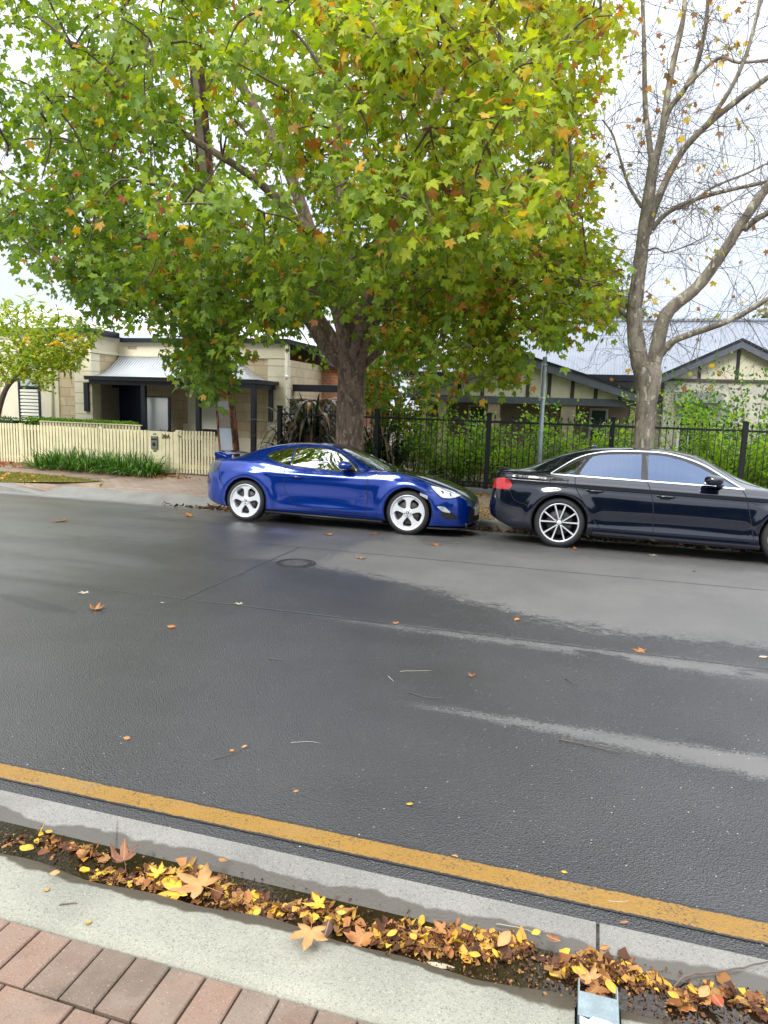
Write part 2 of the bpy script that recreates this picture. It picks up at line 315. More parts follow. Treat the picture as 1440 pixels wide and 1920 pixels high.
# near footpath: bricks as geometry on a mortar bed
strip('mortar_bed', [1.685, -3.0], [.058, .058], -9, 9, mat('dark_joint_sand', (.055, .043, .032), .95, var=.4, vs=30, bs=.5, bsc=80, coord='w'))
strip('footpath_bed', [-3.0, -60], [.058, .058], -60, 60, M_FKERB)
def bricks():
    x, b = nbmat('clay_paver'); at = b.n('ShaderNodeAttribute', attribute_name='tint').outputs[0]
    n = b.noise(7, 6, rough=.65); f = b.noise(160, 3); c = b.mix(b.ss(n, .25, .75), at, b.mix(.6, at, (.21, .17, .13)))
    c = b.mix(b.m('MULTIPLY', b.ss(b.noise(3.1, 5), .52, .66), .5), c, (.075, .058, .040))
    c = b.mix(b.m('MULTIPLY', b.ss(f, .62, .75), .5), c, (.45, .38, .32)); c = b.mix(b.m('MULTIPLY', b.ss(b.noise(120, 2), .6, .7), .5), c, (.08, .06, .05))
    b.set(c=c, r=b.m('ADD', .55, b.m('MULTIPLY', n, .3)), n=b.bump(b.m('ADD', f, n), .6, .004))
    V = []; F = []; C = []
    def brick(cx, cy, lx, ly, an=0.):
        g = .0035; hx, hy = lx/2-g, ly/2-g; e = .004; z = .079+random.uniform(-.002, .002); k = len(V)
        tx, ty = random.uniform(-.008, .008), random.uniform(-.008, .008); ca, sa = math.cos(an+random.uniform(-.012, .012)), math.sin(an)
        for (ix, iy, zz) in [(hx, hy, .03), (hx, hy, z-e), (hx-e, hy-e, z)]:
            for sx, sy in ((-1, -1), (1, -1), (1, 1), (-1, 1)):
                px, py = sx*ix, sy*iy; V.append((cx+px*ca-py*sa, cy+px*sa+py*ca, zz+(px*tx+py*ty if zz > .03 else 0)))
        for r in (0, 1):
            for q in range(4): F.append((k+r*4+q, k+r*4+(q+1) % 4, k+r*4+4+(q+1) % 4, k+r*4+4+q))
        F.append((k+8, k+9, k+10, k+11))
        t = random.random(); base = np.array([.205, .118, .080])*(1-t)+np.array([.155, .100, .070])*t; base = base*random.uniform(.8, 1.15)
        if random.random() < .15: base = base*np.array([.8, .95, 1.0])
        C.extend([tuple(base)+(1,)]*12)
    i = 0; px = -9.0
    while px < 9: brick(px, 1.572, .1205, .208); px += .1205
    s = .1205     # herringbone field behind the header course
    for r in range(-4, 42):
        for q in range(-80, 80):
            X = q*s*1.0; Y = 1.466-s*.5-r*s
            m = (q+r) % 4
            if m == 0: cx, cy, lx, ly = X+s/2, Y, 2*s, s
            elif m == 2: cx, cy, lx, ly = X, Y-s/2, s, 2*s
            else: continue
            top = cy+ly/2
            if top > 1.47:
                cut = top-1.466; ly -= cut; cy -= cut/2
                if ly < .03: continue
            if abs(cx) > 6 or cy < -2.4: continue
            brick(cx-.02, cy, lx, ly)
    me = bpy.data.meshes.new('brick_footpath'); me.from_pydata(V, [], F); me.materials.append(x)
    a = me.color_attributes.new('tint', 'FLOAT_COLOR', 'POINT'); a.data.foreach_set('color', np.array(C, 'f').ravel())
    o = bpy.data.objects.new('brick_footpath', me); COL.objects.link(o); tag(o, kind='structure')
bricks()
# far side: kerb (left part, drive crossover, right part), footpath, drive
def fkerb(x0, x1, drop0=False, drop1=False):
    mb = MB(); xs = [x0]+([x0+1.0] if drop0 else [])+([x1-1.0] if drop1 else [])+[x1]
    for a, c in zip(xs[:-1], xs[1:]):
        za = -.135 if (a == x0 and drop0) else -.004; zc = -.135 if (c == x1 and drop1) else -.004
        pr = lambda x, z: [(x, 11.42, -.2), (x, 11.42, z-.02), (x, 11.44, z), (x, 11.60, z+.012), (x, 11.60, -.2)]
        v = pr(a, za)+pr(c, zc); mb.add(v, [(0, 1, 2, 3, 4), (5, 9, 8, 7, 6)]+[(i, 5+i, 5+(i+1) % 5, (i+1) % 5) for i in range(5)])
    tag(mb.build('far_kerb', M_FKERB), kind='structure')
fkerb(-90, -10.35, drop1=True); fkerb(-6.75, -2.6, drop0=True); fkerb(-2.59, 1.4); fkerb(1.41, 90)
strip('crossover', [11.18, 11.30, 11.42, 11.75, 12.0], [-.130, -.143, -.138, -.075, -.02], -11.5, -5.7, M_FKERB, 1)
strip('far_gutter', [11.02, 11.43], [-.119, -.150], -90, -6.0, concrete_material('gutter_far', (.15, .15, .145), (.22, .22, .21)))
def paving(name, c0, c1, mortar, scx, scy, dirt=.3):
    x, b = nbmat(name); p = b.pos()
    br = b.n('ShaderNodeTexBrick', {'Vector': p, 'Color1': c0+(1,), 'Color2': c1+(1,), 'Mortar': mortar+(1,), 'Scale': 1., 'Mortar Size': .006, 'Brick Width': scx, 'Row Height': scy})
    c = b.mix(b.m('MULTIPLY', b.ss(b.noise(1.2, 5), .4, .7), dirt), br.outputs[0], (.12, .08, .045))
    b.set(c=c, r=.6, n=b.bump(b.m('ADD', b.m('MULTIPLY', br.outputs[1], -1.), b.m('MULTIPLY', b.noise(60, 3), .3)), .4, .006)); return x
M_PAVE = paving('tan_paving', (.26, .19, .14), (.34, .25, .19), (.12, .09, .06), .23, .115)
M_PATH = paving('brown_path', (.22, .165, .13), (.27, .20, .16), (.13, .10, .08), .4, .2, .25)
strip('far_footpath', [11.60, 12.6], [.006, .06], -90, -11.35, M_PAVE); strip('far_footpath', [11.60, 12.6], [.006, .06], -5.75, 90, M_PAVE); strip('far_footpath', [12.6, 14.02], [.06, .14], -90, 90, M_PAVE)
for a_, c_ in ((-11.35, -10.35), (-5.75, -6.75)):
    _m = MB(); _m.add([(a_, 11.6, .006), (a_, 12.05, .03), (a_, 12.6, .06), (c_, 11.6, -.112), (c_, 12.05, -.005), (c_, 12.6, .06)], [(0, 1, 4, 3), (1, 2, 5, 4)]); tag(_m.build('far_footpath', M_PAVE), kind='structure')
strip('driveway', [11.80, 12.2, 12.6, 14.02, 14.06], [-.070, .030, .062, .139, .14], -10.6, -6.5, M_PAVE)
strip('pathway', [12.75, 14.0], [.078, .146], -60, -9.9, M_PATH)
strip('garden_bed', [14.02, 17, 30], [.15, .22, .25], -60, 60, M_GND)
strip('verge', [11.60, 13.0], [.014, .092], -6.4, 60, mat('leafy_verge', (.27, .20, .10), .9, var=.45, vs=14, bs=.8, bsc=50, coord='w'))
# ------------------------------------------------------------------ cars
def clear_paint(name, c, m, r, coat=1.):
    x, b = nbmat(name); n = b.noise(1.3, 2, b.obj()); b.set(c=c, m=m, r=r, coat=coat, cr=.02, n=b.bump(n, .02, .02)); return x
def car_glass(name, refl, tint, k):
    x, b = nbmat(name); g = b.n('ShaderNodeBsdfGlossy', {0: refl+(1,), 1: .02}); t = b.n('ShaderNodeBsdfTransparent', {0: tint+(1,)}); m = b.n('ShaderNodeMixShader', {0: k})
    b.t.links.new(t.outputs[0], m.inputs[1]); b.t.links.new(g.outputs[0], m.inputs[2]); b.t.links.new(m.outputs[0], b.o.inputs[0]); b.N.remove(b.p); return x
M_GLASS_C = car_glass('coupe_glass', (.92, .94, .95), (.40, .44, .44), .60)
M_GLASS_S = car_glass('sedan_glass', (.25, .32, .48), (.34, .37, .42), .34)
M_SEAT = mat('seat_fabric', (.025, .025, .027), .8, var=.2, vs=20)
M_GLASS_W = mat('windscreen_glass', (.045, .06, .05), .03, .12, coat=1.)
M_GAP = mat('panel_gap', (.003, .003, .004), .8)
M_PLASTIC = mat('black_plastic', (.012, .012, .014), .45)
M_CHROME = mat('chrome', (.75, .77, .80), .12, 1.)
M_SILVER = mat('wheel_silver', (.68, .70, .73), .28, .35, coat=.5)
M_SILVER_D = mat('wheel_grey', (.10, .10, .105), .4, .6)
M_DISC = mat('brake_steel', (.045, .042, .04), .5, .5)
M_LAMP = mat('lamp_glass', (.62, .66, .68), .08, .45, coat=1., var=.25, vs=22)
M_RED = mat('red_lamp', (.55, .008, .012), .08, .0, coat=1., var=.2, vs=14)
M_SMOKE = mat('smoked_lamp', (.01, .014, .012), .06, coat=1.)
class Body:
    def __init__(s, L, xs, frac, mul, arches, flare, crease=None):
        s.xs = xs; R = []
        F = {k: pchip(*zip(*v)) for k, v in L.items()}
        for x in xs:
            ym, zb, zs, yr, zr, zt = [float(F[k](x)) for k in ('ymax', 'zb', 'zs', 'yr', 'zr', 'zt')]
            yb = ym*mul[-1]
            if yr > yb*.93: yr = yb*.93
            zt = max(zt, zs+.004); zr = min(max(zr, zs+.002), zt-.001)
            P = [(0, zb), (ym*.5, zb), (ym*.86, zb)]
            P += [(ym*m, zb+.012+(zs-zb-.012)*f) for f, m in zip(frac, mul)]
            P += [(yb+(yr-yb)*.5, zs+(zr-zs)*.53), (yr, zr), (yr*.80, zr+(zt-zr)*.50), (yr*.45, zr+(zt-zr)*.85), (0, zt)]
            sec = catmull(P, [2, 2, 4]+[8]*(len(frac)-1)+[8, 6, 5, 5, 6]); sec[:, 0] = np.maximum(sec[:, 0], 0); sec[-1, 0] = 0; sec[0, 0] = 0
            for q in sec:
                if q[0] > .6*ym and q[1] > zb+.02:
                    w = min(1, (q[0]/ym-.6)/.25)
                    for (xa, za, ra, amt, sg) in arches:
                        rr = math.hypot(x-xa, q[1]-za); q[0] += amt*w*math.exp(-((rr-ra)/sg)**2)
            if crease:
                for q in sec:
                    if q[0] > .7*ym: q[0] += crease(x, q[1])
            R.append(sec)
        s.sec = R; n = len(R[0]); V = []; Fc = []
        ring = lambda sec, x: [(x, -a, c) for a, c in sec]+[(x, a, c) for a, c in sec[-2:0:-1]]
        m = 2*n-2
        for x, sec in zip(xs, R): V += ring(sec, x)
        for i in range(len(xs)-1):
            for k in range(m): Fc.append((i*m+k, i*m+(k+1) % m, (i+1)*m+(k+1) % m, (i+1)*m+k))
        Fc.append(tuple(range(m))[::-1]); Fc.append(tuple((len(xs)-1)*m+k for k in range(m)))
        s.V = V; s.F = Fc; s.bvh = BVHTree.FromPolygons(V, Fc)
    def hit(s, axis, a, c, off=.003, side=-1):
        o, d = {'side': ((a, side*3, c), (0, -side, 0)), 'top': ((a, c, 4), (0, 0, -1)), 'front': ((9, a, c), (-1, 0, 0)), 'rear': ((-9, a, c), (1, 0, 0))}[axis]
        l, n, i, dd = s.bvh.ray_cast(Vector(o), Vector(d))
        if l is None: l, n, i, dd = s.bvh.find_nearest(Vector((a, side*.9, c)) if axis == 'side' else Vector((a, c, .8)) if axis == 'top' else Vector((3.4 if axis == 'front' else -.9, a, c)))
        if n.dot(Vector(d)) > 0: n = -n
        return l+n*off, n
    def patch(s, name, m, par, axis, lo, hi, a0, a1, nu=16, nv=8, off=.003, side=-1, extra=None):
        lo = pchip(*zip(*lo)); hi = pchip(*zip(*hi)); V = []; F = []
        for i in range(nu+1):
            a = a0+(a1-a0)*i/nu; l, h = float(lo(a)), float(hi(a))
            for j in range(nv+1): V.append(tuple(s.hit(axis, a, l+(h-l)*j/nv, off, side)[0]))
        F = [(i*(nv+1)+j, (i+1)*(nv+1)+j, (i+1)*(nv+1)+j+1, i*(nv+1)+j+1) for i in range(nu) for j in range(nv)]
        mb = MB(); mb.add(V, F, 0, True)
        return mb.build(name, m, par)
    def ribbon(s, mb, pts, w, axis='side', off=.0015, side=-1, mi=0):
        pts = np.array(pts, float); P = catmull(pts, 8) if len(pts) > 2 else pts[0]+(pts[1]-pts[0])*np.linspace(0, 1, 10)[:, None]
        V = []; n = len(P)
        for i in range(n):
            t = P[min(i+1, n-1)]-P[max(i-1, 0)]; t /= np.linalg.norm(t)+1e-9; q = np.array([-t[1], t[0]])
            for sg in (-1, 0, 1): V.append(tuple(s.hit(axis, *(P[i]+q*w*.5*sg), off if sg else off*1.4, side)[0]))
        mb.add(V, [(i*3+j, (i+1)*3+j, (i+1)*3+j+1, i*3+j+1) for i in range(n-1) for j in (0, 1)], mi, True); return mb
    def mesh(s, name, mats, par, cutters, cabin=None, wins=()):
        mb = MB(); mb.add(s.V, s.F, 0, True); o = mb.build(name, mats, par)
        for k, (x, z, r) in enumerate(cutters):
            for sd in (-1, 1):
                cm = MB(); pts = [(x+r*math.cos(a), z+r*math.sin(a)) for a in np.linspace(0, 2*math.pi, 64, endpoint=False)]
                cm.prism(pts, 'y', sd*.55, sd*1.3, 1); co = cm.build('cutter', mats, par)
                md = o.modifiers.new('b', 'BOOLEAN'); md.operation = 'DIFFERENCE'; md.object = co; md.solver = 'EXACT'; md.material_mode = 'INDEX'
        for pts, y_ in ([(cabin, .50)] if cabin else [])+[(w_, 1.3) for w_ in wins]:
            cm = MB(); cm.prism(pts, 'y', -y_, y_, 1); co = cm.build('cutter', mats, par); md = o.modifiers.new('b', 'BOOLEAN'); md.operation = 'DIFFERENCE'; md.object = co; md.solver = 'EXACT'; md.material_mode = 'INDEX'
        bpy.context.view_layer.update(); dg = bpy.context.evaluated_depsgraph_get(); me = bpy.data.meshes.new_from_object(o.evaluated_get(dg))
        cs = [m.object for m in o.modifiers]; o.modifiers.clear(); o.data = me
        for c in cs: bpy.data.objects.remove(c)
        return o
def spoke(mb, pts, y0, y1, ang, mi=0, mi2=None):
    """flat outline (radial r, tangential t) swung by ang, thickness along y"""
    ca, sa = math.cos(ang), math.sin(ang); q = [(r*ca-t*sa, r*sa+t*ca) for r, t in pts]
    n = len(q); cx = sum(a for a, _ in q)/n; cz = sum(c for _, c in q)/n
    inner = [((a-cx)*.93+cx, (c-cz)*.93+cz) for a, c in q]
    v = [(a, y0, c) for a, c in inner]+[(a, y0+.006, c) for a, c in q]+[(a, y1, c) for a, c in q]
    mb.add(v, [tuple(range(n))], mi); mb.add(v, [(i, (i+1) % n, n+(i+1) % n, n+i) for i in range(n)], mi)
    mb.add(v, [(n+i, n+(i+1) % n, 2*n+(i+1) % n, 2*n+i) for i in range(n)], mi if mi2 is None else mi2)
def wheel(par, x, y, R, style, sgn):
    """sgn -1: camera side"""
    h = MB(); h.lathe([(.0, -.02), (.07, -.02), (.07, .05), (.18, .06), (.18, .1), (0, .1)], 'y', 24)
    w = h.build('wheel', M_SILVER_D, par); w.location = (x, y, R); w.rotation_euler = (0, random.uniform(0, 1) if sgn > 0 else 0, 0 if sgn < 0 else math.pi)
    t = MB(); ri = .252 if style == 'coupe' else .262; wd = .105
    t.lathe([(ri-.008, -.07), (ri-.004, -.098), (ri+.006, -.104), ((R+ri)/2, -wd-.004), (R-.022, -wd+.004), (R-.007, -.088), (R, -.07), (R+.001, -.03), (R+.001, .03), (R, .07), (R-.01, .09), (ri, .1)], 'y', 72)
    for k in range(72):     # tread blocks on the shoulder
        a = 2*math.pi*k/72; spoke(t, [(R-.012, -.004), (R+.002, -.004), (R+.002, .004), (R-.012, .004)], -.093, -.05, a)
    t.build('tyre', M_RUBBER, w)
    r = MB()
    if style == 'coupe':
        r.lathe([(.256, -.094), (.255, -.104), (.249, -.107), (.240, -.100), (.232, -.080), (.226, -.072), (.206, -.070), (.203, -.05), (.196, .0), (.19, .09)], 'y', 72)
        for k in range(5):
            a = math.pi/2+2*math.pi*k/5
            spoke(r, [(.03, -.036), (.075, -.034), (.115, -.031), (.150, -.036), (.176, -.046), (.194, -.078), (.212, -.110), (.240, 0), (.212, .110), (.194, .078), (.176, .046), (.150, .036), (.115, .031), (.075, .034), (.03, .036)], -.078, -.045, a)
            for da in (-.18, .18):
                pass
        r.lathe([(0, -.086), (.064, -.086), (.070, -.080), (.070, -.045)], 'y', 40)
        for k in range(30):
            a = 2*math.pi*(k+.5)/30; c = (.217*math.cos(a), 0, .217*math.sin(a)); r.lathe([(0, -.078), (.0035, -.077), (.0045, -.07)], 'y', 8, (c[0], 0, c[2]))
        for k in range(5):
            a = math.pi/2+2*math.pi*k/5+math.pi/5; r.lathe([(0, -.088), (.008, -.088), (.008, -.08)], 'y', 10, (.045*math.cos(a), 0, .045*math.sin(a)), 1)
        r.lathe([(0, -.094), (.018, -.093), (.024, -.086)], 'y', 24, (0, 0, 0), 2)
        r.box(-.008, .008, -.0965, -.09, -.012, .012, 0)
        o = r.build('rim', [M_SILVER, M_BLACK, M_SILVER_D], w)
    else:
        r.lathe([(.266, -.092), (.264, -.101), (.256, -.104), (.248, -.098), (.243, -.085)], 'y', 72, mi=0)
        r.lathe([(.243, -.085), (.236, -.04), (.225, .08)], 'y', 72, mi=1)
        for k in range(5):
            c = math.pi/2+2*math.pi*k/5
            for sg in (-1, 1):
                a0 = c+sg*.10; a1 = c+sg*.285; p0 = np.array([.040*math.cos(a0), .040*math.sin(a0)]); p1 = np.array([.247*math.cos(a1), .247*math.sin(a1)])
                d = p1-p0; L = np.linalg.norm(d); d /= L; q = np.array([-d[1], d[0]]); w0, w1 = .0075, .0115
                pts = [p0-q*w0, p1-q*w1, p1+q*w1, p0+q*w0]; spoke(r, [tuple(v) for v in pts], -.092, -.055, 0., 0, 1)
        r.lathe([(0, -.094), (.030, -.094), (.034, -.088)], 'y', 32)
        r.lathe([(.034, -.085), (.066, -.083), (.070, -.05)], 'y', 32, mi=1)
        for k in range(5):
            a = math.pi/2+2*math.pi*k/5+math.pi/5; r.lathe([(0, -.082), (.011, -.085), (.011, -.088)], 'y', 10, (.052*math.cos(a), 0, .052*math.sin(a)), 2)
        o = r.build('rim', [M_SILVER, M_SILVER_D, M_BLACK], w)
    d = MB(); d.lathe([(.05, -.035), (.165, -.035), (.168, -.03), (.165, -.02), (.05, -.02)], 'y', 48); d.lathe([(.06, -.036), (.062, -.05), (0, -.05)], 'y', 24)
    d.box(.05, .15, -.05, .0, -.06, .09) ; d.build('brake_disc', M_DISC, w)
    return w
def pod(mb, c, r, n=16, m=10, flat=1., mi=0, sq=2.6):
    V = []; 
    for i in range(m+1):
        ph = math.pi*i/m-math.pi/2
        for k in range(n):
            th = 2*math.pi*k/n; cx, sx = math.cos(th), math.sin(th); e = 2/sq
            f = lambda v: math.copysign(abs(v)**e, v)
            V.append((c[0]+r[0]*f(cx)*abs(math.cos(ph))**e, c[1]+r[1]*f(math.sin(ph)), c[2]+r[2]*f(sx)*abs(math.cos(ph))**e))
    mb.add(V, [(i*n+k, i*n+(k+1) % n, (i+1)*n+(k+1) % n, (i+1)*n+k) for i in range(m) for k in range(n)], mi, True); return mb
ROLLC = .075
def car_root(name, label, x0):
    t = thing(name, label, 'car', (x0, 9.63+.87*math.cos(ROLLC), -.87*math.sin(ROLLC))); t.rotation_euler = (-ROLLC, 0, 0); return t
FR = [0, .1, .32, .55, .74, .88, 1.0]
def stations(a, c, n=150): return [a+(c-a)*(.5-.5*math.cos(math.pi*i/n))*.45+(c-a)*(i/n)*.55 for i in range(n+1)]
def seats(t, x, zh, w):
    for sd in (-1, 1):
        mb = MB(); pod(mb, (x-.05, sd*.34, zh-.02), (.05, .11, .085), 12, 8); pod(mb, (x-.02, sd*.34, zh-.30), (.07, .21, .24), 12, 8); mb.build('seat', M_SEAT, t)
def blue_coupe():
    t = car_root('coupe', 'low glossy blue two-door coupe with white five-spoke wheels and black bonnet', -4.986)
    L = dict(ymax=[(-.88, .40), (-.84, .54), (-.78, .64), (-.72, .70), (-.6, .785), (-.45, .835), (-.2, .86), (0, .868), (.35, .865), (1, .855), (1.8, .855), (2.2, .862), (2.6, .868), (2.85, .86), (3.05, .825), (3.2, .765), (3.32, .67), (3.4, .55), (3.45, .42), (3.47, .32)],
             zb=[(-.88, .40), (-.84, .34), (-.72, .27), (-.6, .235), (-.42, .20), (.3, .18), (2.2, .165), (2.8, .125), (3.3, .14), (3.42, .16), (3.47, .2)],
             zs=[(-.88, .48), (-.84, .66), (-.78, .79), (-.70, .865), (-.6, .895), (-.4, .915), (-.2, .925), (.2, .93), (.45, .905), (.7, .875), (1.2, .85), (1.8, .845), (2.1, .862), (2.3, .868), (2.6, .825), (2.9, .735), (3.1, .665), (3.3, .585), (3.4, .52), (3.44, .46), (3.47, .41)],
             yr=[(-.88, .3), (-.7, .58), (-.4, .64), (-.1, .60), (.3, .565), (.8, .555), (1.34, .58), (1.5, .605), (1.63, .635), (1.85, .68), (2.1, .69), (2.5, .62), (3.0, .52), (3.3, .42), (3.47, .2)],
             zr=[(-.88, .49), (-.84, .67), (-.7, .88), (-.4, .94), (-.25, .975), (-.1, 1.03), (.1, 1.105), (.35, 1.165), (.7, 1.205), (1.0, 1.212), (1.25, 1.195), (1.34, 1.175), (1.5, 1.105), (1.63, 1.035), (1.85, .915), (2.1, .875), (2.5, .845), (3.0, .728), (3.3, .61), (3.44, .48), (3.47, .43)],
             zt=[(-.88, .50), (-.84, .69), (-.79, .86), (-.74, .925), (-.6, .95), (-.4, .985), (-.3, 1.01), (-.11, 1.09), (.1, 1.17), (.35, 1.235), (.7, 1.27), (1, 1.275), (1.22, 1.262), (1.34, 1.24), (1.6, 1.15), (2.0, .99), (2.25, .90), (2.35, .885), (2.7, .84), (3.03, .75), (3.2, .69), (3.33, .635), (3.41, .57), (3.45, .49), (3.47, .44)])
    nx = lambda x: x if x < 2.9 else 2.9+(x-2.9)*.93
    L = {k: [(nx(a), c) for a, c in v] for k, v in L.items()}
    def crease(x, z):
        a = -.016*math.exp(-((x-1.15)/.75)**2)*math.exp(-((z-.46)/.13)**2)     # scooped door
        a += .010*math.exp(-((z-.76)/.035)**2)*math.exp(-((x-.9)/1.0)**2)       # shoulder line
        a += .012*math.exp(-((x-1.4)/.9)**2)*math.exp(-((z-.27)/.05)**2)
        return a
    B = Body(L, stations(-.88, nx(3.47), 190), FR, [.94, .975, .995, 1.0, .995, .975, .93], [(0, .3125, .40, .026, .085), (2.57, .3125, .40, .030, .085)], 0, crease)
    paint = clear_paint('blue_paint', (.0005, .030, .26), .5, .14)
    B.mesh('body', [paint, M_BLACK], t, [(0, .318, .352), (2.57, .318, .357)], [(.34, .86), (1.72, .80), (1.74, .87), (1.58, 1.0), (1.40, 1.10), (1.25, 1.14), (1.03, 1.155), (.8, 1.148), (.60, 1.123), (.42, 1.07), (.34, 1.02)],
           [[(.30, 1.022), (.36, .985), (.47, .950), (.670, .900), (.670, 1.135), (.6, 1.123), (.4, 1.075)], [(.705, .898), (1.15, .874), (1.74, .861), (1.58, 1.003), (1.4, 1.103), (1.25, 1.143), (1.03, 1.158), (.8, 1.151), (.705, 1.14)]])
    seats(t, 1.02, .93, .44)
    carbon = clear_paint('carbon_bonnet', (.010, .012, .011), .0, .12, .6)
    # bonnet follows the top of the nose
    B.patch('bonnet', carbon, t, 'top', [(2.30, -.70), (2.6, -.66), (3.0, -.58), (3.27, -.46), (3.38, -.30)], [(2.30, .70), (2.6, .66), (3.0, .58), (3.27, .46), (3.38, .30)], 2.30, 3.38, 30, 26, .004)
    # windscreen and rear window
    B.patch('windscreen', M_GLASS_W, t, 'top', [(1.33, -.50), (1.6, -.565), (2.0, -.63), (2.24, -.60)], [(1.33, .50), (1.6, .565), (2.0, .63), (2.24, .60)], 1.33, 2.24, 18, 22, .004)
    B.patch('rear_window', M_GLASS_W, t, 'top', [(-.30, -.50), (.1, -.48), (.42, -.44)], [(-.30, .50), (.1, .48), (.42, .44)], -.30, .42, 14, 16, .004)
    for sd in (-1, 1):
        rub = MB(); out = [(.26, 1.035), (.40, 1.092), (.60, 1.140), (.80, 1.165), (1.03, 1.172), (1.25, 1.157), (1.40, 1.118), (1.58, 1.02), (1.80, .848)]
        low = [(.26, 1.035), (.34, .985), (.46, .940), (.70, .885), (1.15, .862), (1.80, .846)]
        B.ribbon(rub, out, .022, side=sd, off=.003); B.ribbon(rub, low, .022, side=sd, off=.003); rub.build('window_seal', M_PLASTIC, t)
        B.patch('quarter_window', M_GLASS_C, t, 'side', [(.28, 1.015), (.34, .985), (.46, .948), (.675, .893)], [(.28, 1.035), (.4, 1.085), (.6, 1.13), (.675, 1.143)], .28, .675, 14, 8, .005, sd)
        B.patch('side_window', M_GLASS_C, t, 'side', [(.70, .893), (1.15, .868), (1.75, .855)], [(.70, 1.148), (.8, 1.158), (1.03, 1.165), (1.25, 1.15), (1.4, 1.110), (1.58, 1.01), (1.75, .872)], .70, 1.75, 26, 10, .005, sd)
        for pl in ([(.62, .90), (.625, .72), (.632, .60), (.67, .48), (.75, .36), (.84, .285)], [(.84, .285), (1.3, .262), (1.93, .238)], [(1.93, .238), (1.955, .42), (1.955, .60), (1.94, .75), (1.86, .85)],
                   [(2.62, .70), (2.80, .64), (2.93, .62)], [(-.52, .86), (-.45, .62), (-.38, .52)], [(2.86, .55), (2.92, .42), (2.95, .25)]): g = MB(); B.ribbon(g, pl, .010, side=sd); g.build('panel_gap', M_GAP, t)
        # door handle
        hl, hn = B.hit('side', .82, .725, .0, sd); mb = MB(); mb.tube([(.72, hl.y+sd*.004, .735), (.77, hl.y+sd*.026, .732), (.87, hl.y+sd*.026, .722), (.92, hl.y+sd*.004, .716)], [.011, .013, .013, .011], 10)
        B.ribbon(mb, [(.76, .722), (.87, .716)], .05, side=sd, off=.002, mi=1); mb.build('door_handle', [paint, M_BLACK], t)
        mb = MB(); hl, _ = B.hit('side', 1.66, .89, 0, sd); pod(mb, (1.60, hl.y+sd*.125, .935), (.10, .105, .062)); mb.tube([(1.70, hl.y, .862), (1.67, hl.y+sd*.09, .90)], [.030, .022], 8, 1); mb.build('wing_mirror', [paint, M_PLASTIC], t)
        B.patch('headlight', M_LAMP, t, 'side', [(2.885, .705), (2.95, .645), (3.0, .600), (3.06, .560), (3.16, .555), (3.27, .588)], [(2.885, .716), (3.02, .695), (3.15, .655), (3.27, .608)], 2.885, 3.27, 18, 8, .004, sd)
        g = MB(); B.ribbon(g, [(2.87, .712), (2.95, .640), (3.0, .590), (3.06, .550), (3.16, .545), (3.28, .585)], .012, side=sd, off=.003); g.build('headlight_trim', M_GAP, t)
        for hx, hz_, hr in ((3.04, .632, .030), (3.15, .603, .024)):
            hl, _ = B.hit('side', hx, hz_, .003, sd); lm = MB(); lm.lathe([(hr, 0), (hr*.92, .004*sd), (hr*.6, .002*sd), (0, -.004*sd)], 'y', 20, tuple(hl)); lm.build('headlight_lens', M_SMOKE, t)
        B.patch('tail_lamp', M_SMOKE, t, 'side', [(-.73, .74), (-.66, .70), (-.58, .715), (-.47, .84)], [(-.73, .79), (-.66, .87), (-.58, .895), (-.47, .89)], -.73, -.47, 14, 8, .004, sd)
        B.patch('side_marker', M_LAMP, t, 'side', [(2.745, .575), (2.86, .525)], [(2.745, .61), (2.86, .575)], 2.745, 2.86, 6, 3, .005, sd)
        # bumper intake with fog lamp
        B.patch('bumper_intake', M_BLACK, t, 'side', [(3.05, .30), (3.15, .25), (3.28, .26)], [(3.05, .40), (3.12, .39), (3.28, .29)], 3.05, 3.28, 10, 5, .003, sd)
        B.patch('fog_lamp', M_LAMP, t, 'side', [(3.0, .42), (3.07, .365), (3.17, .345)], [(3.0, .435), (3.07, .435), (3.17, .365)], 3.0, 3.17, 10, 5, .006, sd)
        # fender emblem
        e = MB(); B.ribbon(e, [(2.02, .812), (2.13, .806)], .010, side=sd, off=.004); B.ribbon(e, [(2.055, .81), (2.095, .808)], .034, side=sd, off=.005); e.build('fender_emblem', M_SILVER, t)
        sk = MB(); sk.tube([(.34, sd*.845, .168), (1.2, sd*.852, .160), (2.2, sd*.856, .152)], [.016, .016, .016], 8); sk.build('side_skirt', M_PLASTIC, t)
        rod = MB(); rod.tube([(3.34, sd*.50, .33), (3.38, sd*.53, .135)], .007, 8); rod.build('splitter_rod', M_CHROME, t)
        for x_ in (0., 2.57): wheel(t, x_, sd*.765, .3125, 'coupe', sd)
    sp = MB(); pts = [(2.86, -.83), (3.08, -.80), (3.27, -.68), (3.39, -.48), (3.46, -.2), (3.47, 0)]; pts = pts+[(a, -c) for a, c in pts[-2::-1]]
    sp.prism([(a, c) for a, c in pts]+[(2.86, .4), (2.86, -.4)], 'z', .105, .125); sp.build('front_splitter', M_PLASTIC, t)
    B.patch('front_grille', M_BLACK, t, 'front', [(-.50, .24), (-.3, .20), (.3, .20), (.50, .24)], [(-.50, .30), (-.42, .40), (.42, .40), (.50, .30)], -.50, .50, 24, 8, .004)
    pl = MB(); pl.box(3.438, 3.446, -.19, .19, .29, .41); pl.build('number_plate', M_WHITE, t, bevel=.002)
    lp = MB(); lp.box(-.895, -.885, -.19, .19, .50, .60); lp.build('number_plate', M_WHITE, t, bevel=.002)
    # ducktail wing on the boot
    w = MB(); V = []; ys = np.linspace(-.62, .62, 17)
